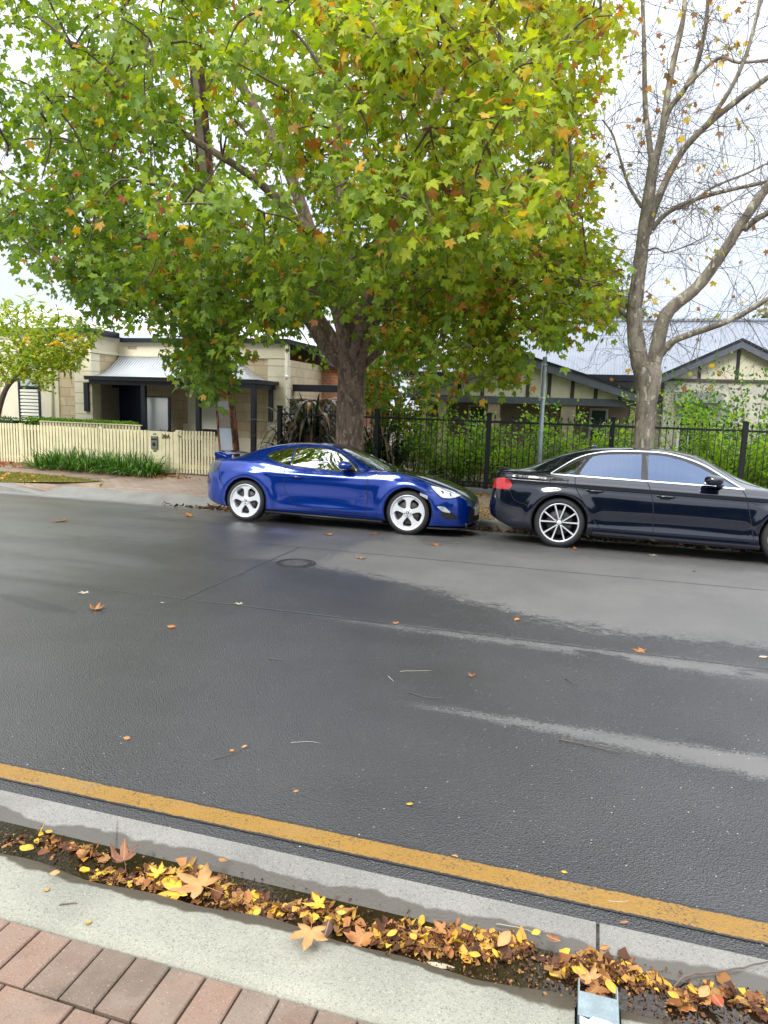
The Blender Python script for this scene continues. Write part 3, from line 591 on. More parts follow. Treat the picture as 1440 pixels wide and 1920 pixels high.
    for y in ys:
        k = (abs(y)/.62)**4; dz = -.055*k; dx = .09*k
        for (a, c) in [(-.735+dx, 1.055), (-.715+dx, 1.073), (-.62+dx*.6, 1.058), (-.50, 1.036), (-.44, 1.022), (-.50, 1.018), (-.62, 1.036), (-.715+dx, 1.048)]: V.append((a, y, c+dz))
    w.add(V, [(i*8+j, i*8+(j+1) % 8, (i+1)*8+(j+1) % 8, (i+1)*8+j) for i in range(16) for j in range(8)]+[tuple(range(8)), tuple(16*8+j for j in range(8))[::-1]], 0, True)
    for sd in (-1, 1): w.prism([(-.66, .93), (-.70, .99), (-.69, 1.03), (-.55, 1.02), (-.40, .995), (-.42, .93)], 'y', sd*.575, sd*.61)
    w.build('spoiler', paint, t)
def black_sedan():
    t = car_root('sedan', 'navy-black four-door sedan with ten-spoke wheels parked before the pale bare tree', -.298)
    L = dict(ymax=[(-1.0, .52), (-.97, .62), (-.93, .70), (-.86, .765), (-.75, .815), (-.6, .845), (-.3, .868), (0, .875), (.6, .875), (2.4, .875), (2.9, .872), (3.1, .855), (3.3, .80), (3.5, .70), (3.62, .58), (3.68, .45), (3.70, .38)],
             zb=[(-1, .42), (-.97, .37), (-.9, .32), (-.85, .295), (-.58, .205), (-.37, .20), (.3, .19), (2.4, .18), (3, .17), (3.4, .19), (3.70, .3)],
             zs=[(-1, .50), (-.975, .64), (-.95, .76), (-.925, .88), (-.90, .955), (-.8, .98), (-.5, .985), (0, .975), (1, .955), (2.2, .92), (2.6, .905), (3, .855), (3.4, .76), (3.6, .66), (3.70, .5)],
             yr=[(-1, .35), (-.9, .60), (-.48, .62), (-.2, .60), (.1, .58), (.6, .565), (1.2, .565), (1.69, .58), (2.0, .64), (2.3, .71), (2.6, .70), (3.2, .6), (3.7, .3)],
             zr=[(-1, .51), (-.95, .78), (-.90, .985), (-.6, 1.02), (-.45, 1.04), (-.19, 1.15), (.01, 1.235), (.3, 1.305), (.58, 1.335), (1.0, 1.352), (1.4, 1.332), (1.69, 1.275), (2.0, 1.115), (2.25, .965), (2.6, .93), (3, .88), (3.4, .785), (3.6, .69), (3.7, .52)],
             zt=[(-1, .52), (-.975, .66), (-.95, .80), (-.93, .93), (-.915, 1.01), (-.8, 1.022), (-.6, 1.045), (-.48, 1.075), (-.42, 1.105), (-.19, 1.215), (.01, 1.30), (.3, 1.37), (.58, 1.402), (1.0, 1.42), (1.4, 1.405), (1.69, 1.355), (2.0, 1.21), (2.3, 1.06), (2.5, .985), (2.6, .965), (3, .92), (3.4, .825), (3.6, .71), (3.7, .54)])
    def crease(x, z):
        zz = .853-.016*(x)/1.0*1.2; a = .012*math.exp(-((z-zz-.012)/.02)**2)-.008*math.exp(-((z-zz+.05)/.05)**2)
        a += .014*math.exp(-((z-.285)/.035)**2)*(1 if .3 < x < 2.5 else .3); a -= .010*math.exp(-((z-.42)/.07)**2)*math.exp(-((x-1.4)/1.1)**2)
        return a if -.75 < x < 3.2 else a*.2
    B = Body(L, stations(-1.0, 3.70, 200), FR, [.95, .985, 1.0, 1.0, .995, .975, .925], [(0, .33, .41, .016, .07), (2.81, .33, .41, .016, .07)], 0, crease)
    paint = clear_paint('navy_black_paint', (.0024, .0045, .0145), .12, .10)
    B.mesh('body', [paint, M_BLACK], t, [(0, .335, .372), (2.81, .335, .372)], [(.05, .93), (2.0, .85), (2.1, .94), (1.93, 1.04), (1.70, 1.155), (1.46, 1.235), (1.28, 1.275), (1.0, 1.288), (.6, 1.27), (.38, 1.23), (.20, 1.15), (.05, 1.05)],
           [[(-.06, .998), (.15, .991), (.15, 1.145), (.02, 1.063)], [(.23, .99), (.995, .975), (.995, 1.297), (.6, 1.277), (.385, 1.238), (.305, 1.15), (.235, 1.02)], [(1.09, .973), (1.7, .958), (2.13, .944), (1.95, 1.035), (1.72, 1.160), (1.48, 1.245), (1.28, 1.287), (1.09, 1.297)]])
    seats(t, 1.15, 1.06, .46); seats(t, .32, 1.03, .40)
    B.patch('windscreen', M_GLASS_W, t, 'top', [(1.66, -.50), (2.0, -.585), (2.45, -.66)], [(1.66, .50), (2.0, .585), (2.45, .66)], 1.66, 2.45, 16, 20, .004)
    B.patch('rear_window', M_GLASS_W, t, 'top', [(-.44, -.54), (0, -.50), (.30, -.48)], [(-.44, .54), (0, .50), (.30, .48)], -.44, .30, 14, 18, .004)
    for sd in (-1, 1):
        ch = MB(); B.ribbon(ch, [(-.16, .985), (-.13, 1.012), (-.02, 1.092), (.14, 1.20), (.32, 1.275), (.58, 1.325), (.98, 1.345), (1.28, 1.338), (1.52, 1.29), (1.77, 1.20), (2.01, 1.06), (2.24, .915)], .016, side=sd, off=.007)
        B.ribbon(ch, [(-.15, .983), (.17, .972), (.875, .957), (1.66, .941), (2.24, .918)], .018, side=sd, off=.007); ch.build('chrome_trim', M_CHROME, t)
        sl = MB(); B.ribbon(sl, [(-.10, 1.000), (.02, 1.085), (.16, 1.178), (.34, 1.250), (.58, 1.297), (.98, 1.318), (1.28, 1.31), (1.50, 1.265), (1.75, 1.175), (2.0, 1.03), (2.18, .935)], .040, side=sd, off=.004)
        B.ribbon(sl, [(.175, .985), (.26, 1.11), (.36, 1.26)], .055, side=sd, off=.004); B.ribbon(sl, [(1.055, .965), (1.03, 1.14), (1.005, 1.32)], .085, side=sd, off=.004); sl.build('window_surround', M_PLASTIC, t)
        B.patch('quarter_window', M_GLASS_S, t, 'side', [(-.08, .992), (.155, .986)], [(-.08, 1.005), (.02, 1.070), (.155, 1.155)], -.08, .155, 8, 6, .006, sd)
        B.patch('rear_door_window', M_GLASS_S, t, 'side', [(.225, .985), (1.0, .970)], [(.225, 1.02), (.30, 1.15), (.38, 1.243), (.6, 1.282), (1.0, 1.302)], .225, 1.0, 20, 10, .006, sd)
        B.patch('front_door_window', M_GLASS_S, t, 'side', [(1.085, .968), (1.7, .953), (2.14, .940)], [(1.085, 1.302), (1.28, 1.292), (1.48, 1.25), (1.72, 1.165), (1.95, 1.04), (2.14, .944)], 1.085, 2.14, 24, 10, .006, sd)
        for pl in ([(.165, .965), (.175, .85), (.22, .75), (.33, .58), (.42, .43), (.51, .32), (.62, .262)], [(.62, .262), (1.2, .25), (2.40, .23)], [(1.075, .955), (1.12, .85), (1.165, .68), (1.185, .45), (1.20, .25)], [(2.22, .91), (2.27, .80), (2.33, .55), (2.40, .23)],
                   [(-.72, .862), (-.1, .862), (.165, .858), (1.14, .842), (2.25, .812), (2.9, .80)], [(-.15, .93), (-.135, .905), (.06, .90), (.075, .92)], [(-.15, .93), (-.15, .84), (-.13, .815), (.05, .81), (.075, .835), (.075, .92)], [(-.69, .72), (-.62, .60), (-.45, .54), (-.42, .50)]): g = MB(); B.ribbon(g, pl, .010, side=sd); g.build('panel_gap', M_GAP, t)
        for (a, zz) in ((.43, .785), (1.32, .768)):
            hl, _ = B.hit('side', a, zz, 0, sd); mb = MB(); mb.tube([(a-.11, hl.y+sd*.003, zz+.004), (a-.07, hl.y+sd*.034, zz+.004), (a+.07, hl.y+sd*.034, zz), (a+.11, hl.y+sd*.003, zz)], [.010, .013, .013, .010], 10)
            B.ribbon(mb, [(a-.07, zz-.01), (a+.05, zz-.012)], .055, side=sd, off=.002, mi=1); mb.build('door_handle', [paint, M_BLACK], t)
        hl, _ = B.hit('side', 1.93, .97, 0, sd); mb = MB(); pod(mb, (1.86, hl.y+sd*.15, 1.012), (.115, .115, .066)); mb.tube([(1.98, hl.y, .935), (1.93, hl.y+sd*.08, .955), (1.90, hl.y+sd*.13, .97)], [.035, .028, .022], 8, 1); mb.build('wing_mirror', [paint, M_PLASTIC], t)
        B.patch('tail_lamp', M_RED, t, 'side', [(-.945, .745), (-.8, .735), (-.70, .745), (-.665, .78)], [(-.945, .84), (-.9, .872), (-.79, .893), (-.70, .86), (-.665, .81)], -.945, -.665, 20, 8, .006, sd)
        B.patch('headlight', M_LAMP, t, 'side', [(3.25, .66), (3.5, .58), (3.62, .58)], [(3.25, .72), (3.5, .69), (3.62, .64)], 3.25, 3.62, 12, 6, .004, sd)
        sk = MB(); V = [(x_, sd*y_, z_-.010*(x_-.45)) for x_ in np.linspace(.44, 2.46, 12) for y_, z_ in ((.872, .262), (.905, .250), (.905, .222), (.872, .19))]
        sk.add(V, [(i*4+j, i*4+j+1, (i+1)*4+j+1, (i+1)*4+j) for i in range(11) for j in range(3)]+[(0, 1, 2, 3), (44, 45, 46, 47)]); sk.build('side_skirt', paint, t)
        for x_ in (0., 2.81): wheel(t, x_, sd*.765, .33, 'sedan', sd)
        if sd < 0:
            l, _ = B.hit('side', 2.37, .74, .004, sd); text_mesh('fender_badge', 'S line', .032, M_CHROME, t, Matrix.Translation((2.372, l.y, .733)) @ Matrix.Rotation(math.pi/2, 4, 'X'), .002)
    lip = MB(); V = []
    for y in np.linspace(-.60, .60, 13):
        k = (abs(y)/.6)**3
        for a, c in [(-.955+.05*k, 1.040-.008*k), (-.94+.05*k, 1.048-.008*k), (-.72, 1.036-.012*k), (-.72, 1.020-.012*k), (-.93+.05*k, 1.024-.008*k)]: V.append((a, y, c))
    lip.add(V, [(i*5+j, i*5+(j+1) % 5, (i+1)*5+(j+1) % 5, (i+1)*5+j) for i in range(12) for j in range(5)]+[(0, 1, 2, 3, 4), tuple(60+j for j in range(5))[::-1]]); lip.build('boot_lip', paint, t)
    lp = MB(); lp.box(-1.012, -.99, -.26, .26, .46, .58); lp.build('number_plate', M_WHITE, t, bevel=.002)
    B.patch('front_grille', M_BLACK, t, 'front', [(-.35, .3), (.35, .3)], [(-.35, .5), (.35, .5)], -.35, .35, 10, 6, .004)
    a = MB(); pod(a, (.38, 0, 1.395), (.06, .02, .035)); a.build('roof_antenna', paint, t)
blue_coupe(); black_sedan()

# ------------------------------------------------------------------ foliage
def leaf_material(name, trans=.38, rough=.45, spec=.35):
    x, b = nbmat(name); at = b.n('ShaderNodeAttribute', attribute_name='tint').outputs[0]
    b.set(c=at, r=rough, spec=spec); tr = b.n('ShaderNodeBsdfTranslucent', {0: b.mix(1., at, (1.35, 1.30, .5), 'MULTIPLY')})
    ms = b.n('ShaderNodeMixShader', {0: trans}); b.t.links.new(b.p.outputs[0], ms.inputs[1]); b.t.links.new(tr.outputs[0], ms.inputs[2]); b.t.links.new(ms.outputs[0], b.o.inputs[0]); return x
M_LEAF = leaf_material('leaf_surface', .48); M_STRAP = leaf_material('strap_leaf_surface', .22, .3, .5); M_DRY = leaf_material('dry_leaf_surface', .18, .6, .25)
def maple_outline(n_pts=0):
    lobes = [(90, 1.0), (38, .86), (142, .86), (-14, .58), (194, .58)]
    pts = []
    seq = [(-72, .16), (-14, .56), (8, .44), (24, .66), (38, .88), (48, .70), (62, .54), (76, .74), (90, 1.0), (104, .74), (118, .54), (132, .70), (142, .88), (156, .66), (172, .44), (194, .56), (252, .16)]
    for a, r in seq: pts.append((r*math.cos(rad(a)), r*math.sin(rad(a))))
    return pts
def tmpl_maple():
    o = maple_outline(); V = [(0, .05, -.05)]+[(x*.95, y, -.42*x*x-.20*y*y+.22*abs(x)) for x, y in o]
    F = [(0, i, i+1) for i in range(1, len(o))]; return np.array(V), np.array(F)
def tmpl_simple():      # coarser lobed leaf for the depths of a crown
    o = [(-.1, -.05), (.55, -.12), (.42, .18), (.72, .55), (.30, .48), (0, 1.0), (-.30, .48), (-.72, .55), (-.42, .18), (-.55, -.12)]
    V = [(0, .12, 0)]+[(x, y, -.25*x*x-.1*y*y) for x, y in o]; n = len(o)
    return np.array(V), np.array([(0, 1+i, 1+(i+1) % n) for i in range(n)])
def tmpl_oval(w=.36):
    V = [(0, 0, 0), (w, .32, .05), (w*.8, .72, .03), (0, 1, -.08), (-w*.8, .72, .03), (-w, .32, .05), (0, .5, -.03)]
    return np.array(V), np.array([(0, 1, 6), (1, 2, 6), (2, 3, 6), (3, 4, 6), (4, 5, 6), (5, 0, 6)])
def frames(D, Nn):
    """orthonormal frames: y axis along D, z near Nn"""
    D = D/np.linalg.norm(D, axis=1, keepdims=True); X = np.cross(D, Nn); X /= np.linalg.norm(X, axis=1, keepdims=True)+1e-9; Z = np.cross(X, D)
    return np.stack([X, D, Z], axis=2)
def leaf_mesh(name, tm, pos, Rm, size, col, m, parent=None, jit=0.):
    V0, F0 = tm; n = len(pos); k = len(V0); W0 = np.broadcast_to(V0, (n, k, 3)).copy()
    if jit: W0[:, :, 0] *= rng.uniform(1-jit*.9, 1+jit*.5, (n, 1)); W0 += rng.normal(size=(n, k, 3))*np.array([.10, .10, .12])*jit; W0[:, :, 2] += rng.normal(size=(n, 1))*jit*.8*(W0[:, :, 1]-.5)**2
    V = np.einsum('nij,nkj->nki', Rm, W0)*size[:, None, None]+pos[:, None, :]
    F = (F0[None]+(np.arange(n)*k)[:, None, None]).reshape(-1)
    me = bpy.data.meshes.new(name); me.vertices.add(n*k); me.vertices.foreach_set('co', V.astype('f').ravel())
    nt_ = n*len(F0); me.loops.add(nt_*3); me.loops.foreach_set('vertex_index', F.astype('i')); me.polygons.add(nt_)
    me.polygons.foreach_set('loop_start', np.arange(0, nt_*3, 3, dtype='i')); me.update(calc_edges=True)
    C = np.ones((n, k, 4), 'f'); C[:, :, :3] = col[:, None, :]; C[:, 0, :3] *= 1.12
    a = me.color_attributes.new('tint', 'FLOAT_COLOR', 'POINT'); a.data.foreach_set('color', C.ravel())
    me.materials.append(m); me.validate(); o = bpy.data.objects.new(name, me); COL.objects.link(o)
    if parent: o.parent = parent
    return o
def rdir(n, up=0.): 
    d = rng.normal(size=(n, 3)); d /= np.linalg.norm(d, axis=1, keepdims=True); d[:, 2] += up; return d
def pick(n, pal, wts):
    pal = np.array(pal); i = rng.choice(len(pal), n, p=np.array(wts)/sum(wts)); c = pal[i]*rng.uniform(.75, 1.25, (n, 1)); return c*rng.uniform(.93, 1.07, (n, 3))
def in_poly(u, v, poly):
    c = False; j = len(poly)-1
    for i in range(len(poly)):
        (x1, y1), (x2, y2) = poly[i], poly[j]
        if (y1 > v) != (y2 > v) and u < (x2-x1)*(v-y1)/(y2-y1)+x1: c = not c
        j = i
    return c
def bark(name, c0, c1, c2, sc=9.):
    x, b = nbmat(name); o = b.obj(); v = b.map(o, (1, 1, .38)); n = b.noise(sc, 5, v, .6); n2 = b.noise(sc*4.5, 4, v)
    c = b.mix(b.ss(n, .40, .56), c0, c1); c = b.mix(b.m('MULTIPLY', b.ss(b.noise(sc*1.7, 3, b.map(o, (1, 1, .5), (5, 3, 1))), .58, .62), .85), c, c2)
    c = b.mix(b.m('MULTIPLY', b.ss(n2, .5, .75), .45), c, tuple(k*.4 for k in c0)); b.set(c=c, r=.85, n=b.bump(b.m('ADD', n, b.m('MULTIPLY', n2, .7)), .7, .03)); return x
M_BARK1 = bark('rough_brown_bark', (.15, .105, .08), (.27, .195, .15), (.42, .31, .22), 11)
M_BARK2 = bark('mottled_pale_bark', (.155, .13, .10), (.27, .235, .18), (.50, .47, .36), 6)
M_TWIG = mat('twig_bark', (.12, .085, .065), .8, var=.3, vs=5)
M_TWIGP = mat('grey_twig_bark', (.12, .10, .09), .8, var=.3, vs=5)
def limb_from_px(pts, Y0, Y1):
    n = len(pts); return np.array([onY(u, v, Y0+(Y1-Y0)*i/(n-1)) for i, (u, v) in enumerate(pts)])
def smooth(P, per=5): return catmull(P, per)
def add_limb(mb, P, r0, r1, n=10, wob=.0, per=5):
    S = smooth(P, per); L = len(S); t = np.linspace(0, 1, L); rr = r0+(r1-r0)*t**.8
    if wob: rr = rr*(1+wob*np.sin(np.arange(L)*1.7)*.5+wob*rng.uniform(-.5, .5, L))
    mb.tube(S, list(rr), n); return S, rr
# ---- the big leafy plane tree
def leafy_plane():
    loc = np.array([-4.19, 12.2, 0.])
    t = thing('plane_tree', 'broad leafy green plane tree with thick brown trunk behind the blue coupe', 'tree', tuple(loc))
    mb = MB(); prof = [(0, .0, .40), (.15, .0, .32), (.45, .0, .285), (1.0, -.005, .262), (1.6, .0, .248), (2.2, .005, .246), (2.55, .01, .255), (2.8, .01, .255), (3.1, 0, .22), (3.4, 0, .16)]
    P = [(x, 0, z+.02) for z, x, r in prof]; n = 28; V = []
    for z, x, r in prof:
        for k in range(n):
            a = 2*math.pi*k/n; q = r*(1+.05*math.sin(3*a+z)+.035*math.sin(7*a+z*2)+.02*math.sin(11*a-z*3)); V.append((x+q*math.cos(a), q*math.sin(a), z))
    mb.add(V, [(i*n+k, i*n+(k+1) % n, (i+1)*n+(k+1) % n, (i+1)*n+k) for i in range(len(prof)-1) for k in range(n)], 0, True)
    limbs = []
    def lim(pts, Y0, Y1, r0, r1, ext=None):
        L = limb_from_px(pts, Y0, Y1)
        if ext is not None: L = np.vstack([L]+[np.array(e)[None] for e in ext])
        S, rr = add_limb(mb, L-loc, r0, r1, 12, .08); limbs.append((S+loc, rr))
    lim([(648, 690), (612, 655), (580, 605), (540, 570), (500, 540), (440, 505), (360, 470), (250, 440)], 12.2, 11.0, .125, .04)
    lim([(655, 680), (640, 600), (600, 490), (545, 330), (500, 240), (440, 130)], 12.2, 12.8, .17, .06, [(-6.8, 13.1, 8.6)])
    lim([(655, 690), (662, 600), (650, 480), (640, 300), (625, 130)], 12.2, 11.6, .19, .07, [(-4.8, 11.3, 9.6)])
    lim([(665, 680), (690, 600), (708, 520), (760, 380), (800, 240), (860, 90)], 12.2, 12.9, .15, .05, [(-2.1, 13, 9)])
    lim([(672, 695), (720, 650), (790, 595), (880, 560), (980, 520), (1060, 500)], 12.3, 11.6, .075, .025)
    lim([(672, 690), (700, 610), (760, 520), (870, 430), (980, 330), (1080, 250)], 12.1, 10.6, .10, .03)
    lim([(655, 690), (600, 600), (500, 480), (380, 380), (230, 300), (80, 250)], 12.3, 12.8, .13, .04)
    lim([(655, 680), (630, 560), (560, 420), (470, 330), (330, 240), (200, 130)], 12.1, 9.2, .12, .03)
    lim([(660, 680), (690, 560), (720, 430), (780, 300), (850, 200), (900, 60)], 12.1, 8.6, .11, .03)
    mb.build('trunk', M_BARK1, t)
    mb2 = MB()
    for S, rr in limbs: pass
    # crown outline where the photo shows its edge
    poly = [(-900, -1200), (-900, 430), (-30, 440), (60, 470), (130, 535), (180, 590), (240, 600), (300, 620), (325, 675), (372, 705), (405, 725), (432, 700), (446, 640), (468, 600), (500, 612), (560, 650), (590, 665), (612, 610), (660, 575), (695, 600), (712, 640), (735, 672), (800, 672), (838, 690), (868, 715), (900, 700), (940, 722), (1000, 715), (1030, 690), (1052, 610), (1100, 588), (1142, 590), (1148, 520), (1112, 455), (1100, 380), (1118, 300), (1095, 230), (1150, 150), (1165, 60), (1150, -60), (1240, -1200)]
    gaps = [(690, 545, 26), (480, 185, 30), (345, 265, 30), (330, 335, 26), (415, 275, 26), (40, 110, 55), (20, 185, 42), (462, 600, 30), (500, 640, 22), (585, 640, 22), (255, 575, 18), (640, 330, 12), (150, 25, 25), (300, 680, 18), (60, 560, 60), (1140, 430, 25), (720, 40, 14), (830, 640, 26), (950, 650, 22), (905, 675, 20), (985, 700, 16), (870, 605, 14), (820, 690, 20), (770, 620, 14), (395, 330, 18), (360, 380, 16), (775, 285, 12), (560, 500, 10), (575, 625, 34), (600, 585, 16), (700, 560, 22), (745, 665, 20), (520, 655, 18)]
    P_, D_, S_, K_ = [], [], [], []; cen = np.array([-4.9, 12.0, 5.9]); allS = np.vstack([s[6:] for s, _ in limbs])
    twigs = MB(); cs = []; rad3 = np.array([7.2, 4.7, 4.6])
    def ok(c, dens=-.42):
        u, v, k = project(c)
        if k < 3.5 or c[2] < 2.0 or not in_poly(u, v, poly): return False
        if any((u-a)**2+(v-b_)**2 < r*r for a, b_, r in gaps): return False
        return math.sin(c[0]*2.1+1)*math.sin(c[1]*1.9)*math.sin(c[2]*2.3+.7) > dens and (u > 620 or v > 330 or hash((round(c[0]*9), round(c[2]*7))) % 100 < 72)
    for _ in range(60000):
        q = rng.normal(size=3); q /= np.linalg.norm(q); q *= rng.uniform(.25, 1)**.5; c = cen+q*rad3
        if ok(c): cs.append(c)
        if len(cs) >= 1120: break
    k0 = len(cs)
    for _ in range(8000):     # the hanging lower skirt
        c = onY(rng.uniform(60, 1150), rng.uniform(470, 735), rng.uniform(10.0, 12.9))
        if ok(c, -.5): cs.append(c)
        if len(cs) >= k0+200: break
    k1 = len(cs)
    for _ in range(8000):     # light sprays reaching out over the road
        c = onY(rng.choice([640, 720, 860, 930, 420])+rng.normal()*70, rng.uniform(-60, 420), rng.uniform(6.6, 8.2))
        if ok(c, -.6): cs.append(c)
        if len(cs) >= k1+75: break
    cs = np.array(cs); dl = np.array([np.linalg.norm(allS-c, axis=1).min() for c in cs]); cs = cs[np.argsort(dl)]
    nodes = np.vstack([allS, cs]); nn_ = len(allS)
    for nb, c in enumerate(cs):
        d = np.linalg.norm(nodes[:nn_+nb]-c, axis=1); d[d < .3] = 9; a = nodes[d.argmin()]; Lc = np.linalg.norm(c-a); mid = (a+c)/2+np.array([0, 0, .10*Lc])+rng.normal(size=3)*.07*Lc
        twigs.tube(catmull([a-loc, mid-loc, c-loc], 3), list(np.linspace(.010+.014*min(Lc, 1.2), .007, 7)), 4, cap=False)
        out_ = (c-cen)/rad3; out_ /= np.linalg.norm(out_)+1e-6
        tw = out_*.6+rng.normal(size=3)*.45+np.array([0, 0, -.35]); tw /= np.linalg.norm(tw); Lt = rng.uniform(.35, .8); m = int(rng.integers(34, 56))
        s = rng.uniform(-.5, .5, (m, 1)); rr = rng.normal(size=(m, 3))*.15; p = c+tw*s*Lt+rr
        twigs.tube([c-tw*.5*Lt-loc, c-loc+rng.normal(size=3)*.03, c+tw*.5*Lt-loc], [.007, .005, .003], 3, cap=False)
        P_.append(p); D_.append(tw*.35+rr*2.5+rng.normal(size=(m, 3))*.45+np.array([0, 0, -.45])); K_.append(np.full(m, nb)); S_.append(rng.uniform(.05, .115, m))
    P_ = np.vstack(P_); D_ = np.vstack(D_); S_ = np.concatenate(S_); K_ = np.concatenate(K_); n = len(P_)
    # leaves whose own place falls in the open part below the crown are left off
    uv = P_-CAM; kk = uv@FW; u = 720+FPX*(uv@RT)/kk; v = 960-FPX*(uv@UP)/kk
    keep = ~((v > 690) & (u > 455) & (u < 700)) & ~((u > 1195) & (v > 0)) & ~((v > 640) & (u < 290)) & ~((v > 640) & (u > 1100)) & ~((v > 770)) & ~((u > 1004) & (u < 1050) & (v > 655)) & ~((u > 560) & (u < 740) & (v > 655) & (P_[:, 1] < 12.2))
    P_, D_, S_, K_ = P_[keep], D_[keep], S_[keep], K_[keep]; u = u[keep]; v = v[keep]; n = len(P_)
    Nn = rng.normal(size=(n, 3))*.75+np.array([0, -.35, .75])
    greens = [(.145, .245, .028), (.225, .325, .026), (.340, .410, .026), (.470, .470, .028), (.095, .180, .036)]
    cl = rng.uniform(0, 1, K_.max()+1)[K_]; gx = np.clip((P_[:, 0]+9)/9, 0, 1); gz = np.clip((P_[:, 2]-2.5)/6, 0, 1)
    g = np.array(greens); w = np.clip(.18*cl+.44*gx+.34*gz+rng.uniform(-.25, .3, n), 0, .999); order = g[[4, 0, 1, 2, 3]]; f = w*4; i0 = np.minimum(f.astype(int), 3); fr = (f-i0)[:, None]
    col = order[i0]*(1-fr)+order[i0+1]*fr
    au = rng.random(n); pa = .022+.17*gx*(cl > .45); col[au < pa] = pick(int((au < pa).sum()), [(.42, .17, .03), (.50, .30, .03), (.30, .11, .04), (.55, .38, .04)], [3, 3, 2, 2]); col *= rng.uniform(.85, 1.15, (n, 1))
    near = np.linalg.norm(P_-CAM, axis=1) < 99
    leaf_mesh('crown', tmpl_maple(), P_-loc, frames(D_, Nn), S_*1.15, col, M_LEAF, t)
    twigs.build('twigs', M_TWIG, t, fix=False)
leafy_plane()
# ---- the nearly bare plane tree
def bare_plane():
    loc = onY(1205, 850, 12.0); loc[2] = .03
    t = thing('plane_tree', 'nearly bare pale plane tree with forked mottled trunk behind the black sedan', 'tree', tuple(loc))
    mb = MB(); limbs = []
    def lim(pts, Y0, Y1, r0, r1, pre=None, ext=None, n=12):
        L = limb_from_px(pts, Y0, Y1)
        if pre is not None: L = np.vstack([np.array(pre), L])
        if ext is not None: L = np.vstack([L, np.array(ext)])
        S, rr = add_limb(mb, L-loc, r0, r1, n, .07); limbs.append((S+loc, rr)); return L
    base = [loc+np.array([-.03, 0, -.02]), loc+np.array([0, 0, .6])]
    P = limb_from_px([(1206, 835), (1210, 780), (1216, 720), (1212, 680)], 12, 12)
    S = smooth(np.vstack([base, P]), 6); L = len(S); z = S[:, 2]; rr = np.interp(z, [0, .25, 1.3, 2.0, 2.5, 2.9], [.23, .16, .138, .16, .225, .15]); n = 26; V = []; 
    for i, (p, r) in enumerate(zip(S-loc, rr)):
        for k in range(n):
            a = 2*math.pi*k/n; q = r*(1+.07*math.sin(2*a+p[2]*2)+.05*math.sin(5*a-p[2]*3)+.03*math.sin(9*a+p[2]*5)); V.append((p[0]+q*math.cos(a), p[1]+.9*q*math.sin(a), p[2]))
    mb.add(V, [(i*n+k, i*n+(k+1) % n, (i+1)*n+(k+1) % n, (i+1)*n+k) for i in range(L-1) for k in range(n)], 0, True)
    lim([(1215, 725), (1200, 680), (1190, 610), (1192, 560), (1202, 480), (1212, 400), (1222, 330), (1226, 290)], 12, 12.1, .15, .075)
    lim([(1190, 560), (1200, 470), (1216, 410), (1224, 340), (1218, 270), (1210, 200), (1208, 100), (1205, 0)], 12.1, 12.5, .07, .025, ext=[onY(1200, -150, 12.6)])
    lim([(1226, 300), (1240, 260), (1248, 200), (1262, 120), (1278, 50), (1284, 0)], 12.1, 12.0, .06, .03, ext=[onY(1290, -160, 12)])
    lim([(1228, 310), (1250, 215), (1285, 165), (1310, 110), (1325, 30), (1330, -60)], 12.1, 11.7, .055, .022)
    lim([(1285, 165), (1345, 110), (1385, 117), (1440, 112), (1500, 100)], 11.9, 11.4, .028, .016)
    lim([(1213, 440), (1235, 370), (1275, 290), (1320, 240), (1380, 190), (1440, 145), (1520, 90)], 12.1, 11.4, .062, .032)
    lim([(1320, 240), (1365, 175), (1400, 100), (1425, 0), (1435, -80)], 11.7, 11.5, .035, .02)
    lim([(1222, 430), (1250, 400), (1300, 375), (1360, 358), (1420, 345), (1480, 330)], 12.1, 11.6, .045, .02)
    lim([(1225, 425), (1255, 395), (1290, 385), (1335, 352), (1400, 325), (1450, 300)], 12.1, 12.8, .03, .014)
    lim([(1203, 388), (1180, 350), (1165, 305), (1150, 255), (1130, 225)], 12.1, 12.4, .030, .012)
    lim([(1215, 470), (1230, 465), (1250, 473), (1290, 460), (1330, 440)], 12.1, 11.5, .016, .008)
    lim([(1222, 700), (1232, 655), (1242, 605), (1262, 575), (1300, 545), (1330, 510), (1365, 460), (1390, 420), (1440, 350), (1500, 290)], 12.0, 11.5, .125, .055)
    lim([(1395, 430), (1420, 410), (1450, 395), (1500, 370)], 11.6, 11.2, .05, .03)
    lim([(1238, 665), (1262, 640), (1300, 625), (1350, 608), (1390, 590), (1440, 560), (1500, 540)], 12.0, 11.2, .060, .028)
    lim([(1188, 605), (1165, 585), (1130, 562), (1085, 540)], 12.1, 11.8, .032, .014)
    lim([(1180, 590), (1172, 560), (1150, 545), (1118, 528)], 12.1, 12.4, .022, .01)
    mb.build('trunk', M_BARK2, t)
    tw = MB(); lp = []; big = [(s, r) for s, r in limbs]
    def grow(p, d, L, r, lvl):
        m = max(4, int(L/.11)); pts = [p]; curl = rng.normal(size=3)*.17
        for i in range(m):
            d = d+curl*.35+rng.normal(size=3)*.15+np.array([0, 0, .012]); d /= np.linalg.norm(d); pts.append(pts[-1]+d*L/m)
            if rng.random() < .2: curl = rng.normal(size=3)*.3
            if lvl < 2 and rng.random() < (.60 if lvl == 0 else .42):
                dd = d+rng.normal(size=3)*.8; dd /= np.linalg.norm(dd); grow(pts[-1], dd, L*rng.uniform(.35, .65), r*.55, lvl+1)
        tw.tube([q-loc for q in pts], list(np.linspace(r, r*.35, len(pts))), 3, cap=False, sm=False)
        if rng.random() < .36: lp.append(pts[-1])
